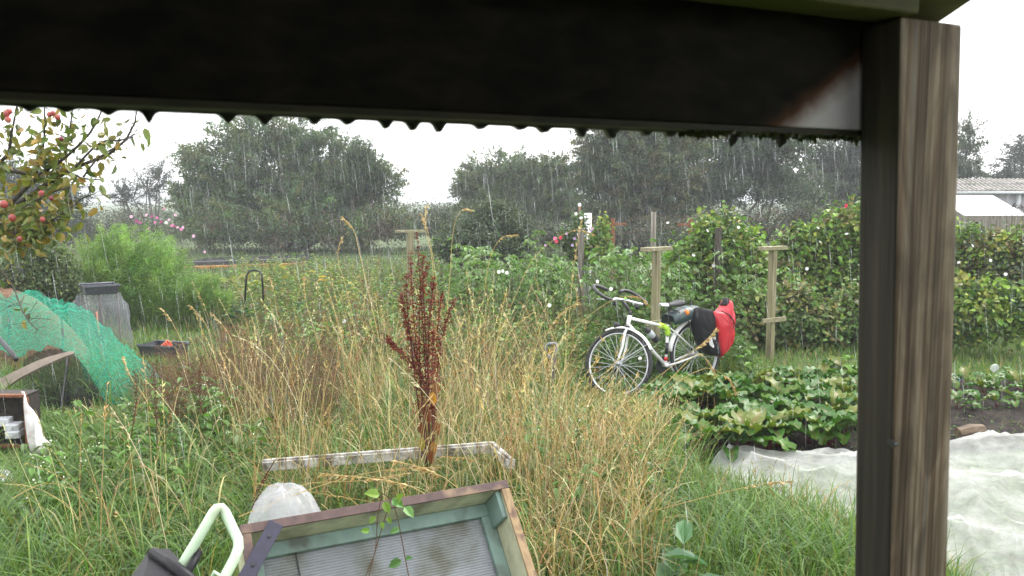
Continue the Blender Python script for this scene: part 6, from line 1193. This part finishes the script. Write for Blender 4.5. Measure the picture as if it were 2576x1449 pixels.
MB().box((f0 + f1) / 2 - UP * .07, f1 - f0, (0, .05, 0), UP * .11).build('eaves_board', GREYWOOD, gh); MB().add([f0 - UP * .1, f1 - UP * .1, f1 * np.array([1, 1, 0]), f0 * np.array([1, 1, 0])], [(0, 1, 2, 3)]).build('front_wall', GREYWOOD, gh, solid=.04); MB().add([f1 - UP * .04, k1 - UP * .04, k1 * np.array([1, 1, 0]), f1 * np.array([1, 1, 0])], [(0, 1, 2, 3)]).build('added_shade_wall', GREYWOOD, gh, solid=.04); MB().add([f0 - UP * .04, k0 - UP * .04, k0 * np.array([1, 1, 0]), f0 * np.array([1, 1, 0])], [(0, 1, 2, 3)]).build('added_shade_wall', GREYWOOD, gh, solid=.04)
hgw = P(2545, 700, 12.3); hgw[2] = 0; hw = thing('hogweed', hgw, 'dry hogweed umbels standing up against the white roof', 'plant'); c = Cloud()
for px, py in ((2530, 528), (2545, 522), (2560, 524), (2575, 530)):
    e = P(px, py, 12.3); c.rods(np.array([[hgw, (hgw + e) / 2 + np.array([.03, 0, .05]), e]]), np.array([[.006, .005, .003]]), np.array([[.08, .06, .04]]))
    for k in range(16): r_ = rdir(1, .25, .9)[0] * .07; c.rods(np.array([[e, e + r_]]), np.full((1, 2), .0012), np.array([[.08, .06, .04]])); nn = 7; c.leaves(e + r_ + rng.normal(0, .006, (nn, 3)), rdir(nn), rdir(nn), .008, .007, pal(nn, [(.05, .04, .03)]))
link('umbels', c.mesh('umbels', STRAW, hgw), hw)

# ================================================================== RAIN
n = 11000; dd = 3.0 + 23 * rng.uniform(0, 1, n) ** .7; xx = rng.uniform(-1, 1, n) * (dd * .66 + .2); zz = rng.uniform(0, 1, n) * (1.6 + dd * .26) + .1; L = rng.gamma(3, .03, n) * (1 + .06 * dd) + .02; tilt = .10 + rng.normal(0, .045, n)
A = np.stack([np.stack([xx - tilt * L * s, dd, zz + L * s], 1) for s in (0, .5, 1)], 1)
keep = (A[:, 0] @ NN) > fb + .25; A = A[keep]; n = len(A)
rc_ = Cloud(); rc_.rods(A, np.array([[.2, 1.0, .2]]) * rng.gamma(4, .00024, (n, 1)), np.full((n, 3), .8))
def rain_mat():
    m, t, b, o = nmat('rain_water'); L_ = t.links; b.inputs['Base Color'].default_value = (.85, .88, .92, 1); b.inputs['Roughness'].default_value = .15; tp = t.nodes.new('ShaderNodeBsdfTransparent'); tr = t.nodes.new('ShaderNodeBsdfTranslucent'); tr.inputs[0].default_value = (.9, .92, .95, 1); m1 = t.nodes.new('ShaderNodeMixShader'); m1.inputs[0].default_value = .6; m2 = t.nodes.new('ShaderNodeMixShader'); m2.inputs[0].default_value = .27
    L_.new(b.outputs[0], m1.inputs[1]); L_.new(tr.outputs[0], m1.inputs[2]); L_.new(tp.outputs[0], m2.inputs[1]); L_.new(m1.outputs[0], m2.inputs[2]); L_.new(m2.outputs[0], o.inputs['Surface']); return m
mark(link('rain', rc_.mesh('rain', rain_mat())), 'long falling raindrops over the garden', 'rain', kind='stuff')
# ================================================================== HAZE of the rain
hm = bpy.data.materials.new('haze_air'); hm.use_nodes = True; ht = hm.node_tree; ht.nodes.clear(); pv_ = ht.nodes.new('ShaderNodeVolumePrincipled'); pv_.inputs['Color'].default_value = (.93, .96, 1, 1); pv_.inputs['Density'].default_value = .0020; ho = ht.nodes.new('ShaderNodeOutputMaterial'); ht.links.new(pv_.outputs[0], ho.inputs['Volume'])
mark(MB().bx((0, 720, 8), (1840, 1600, 18)).build('haze', hm), 'pale rain haze in the air', 'haze', kind='stuff')
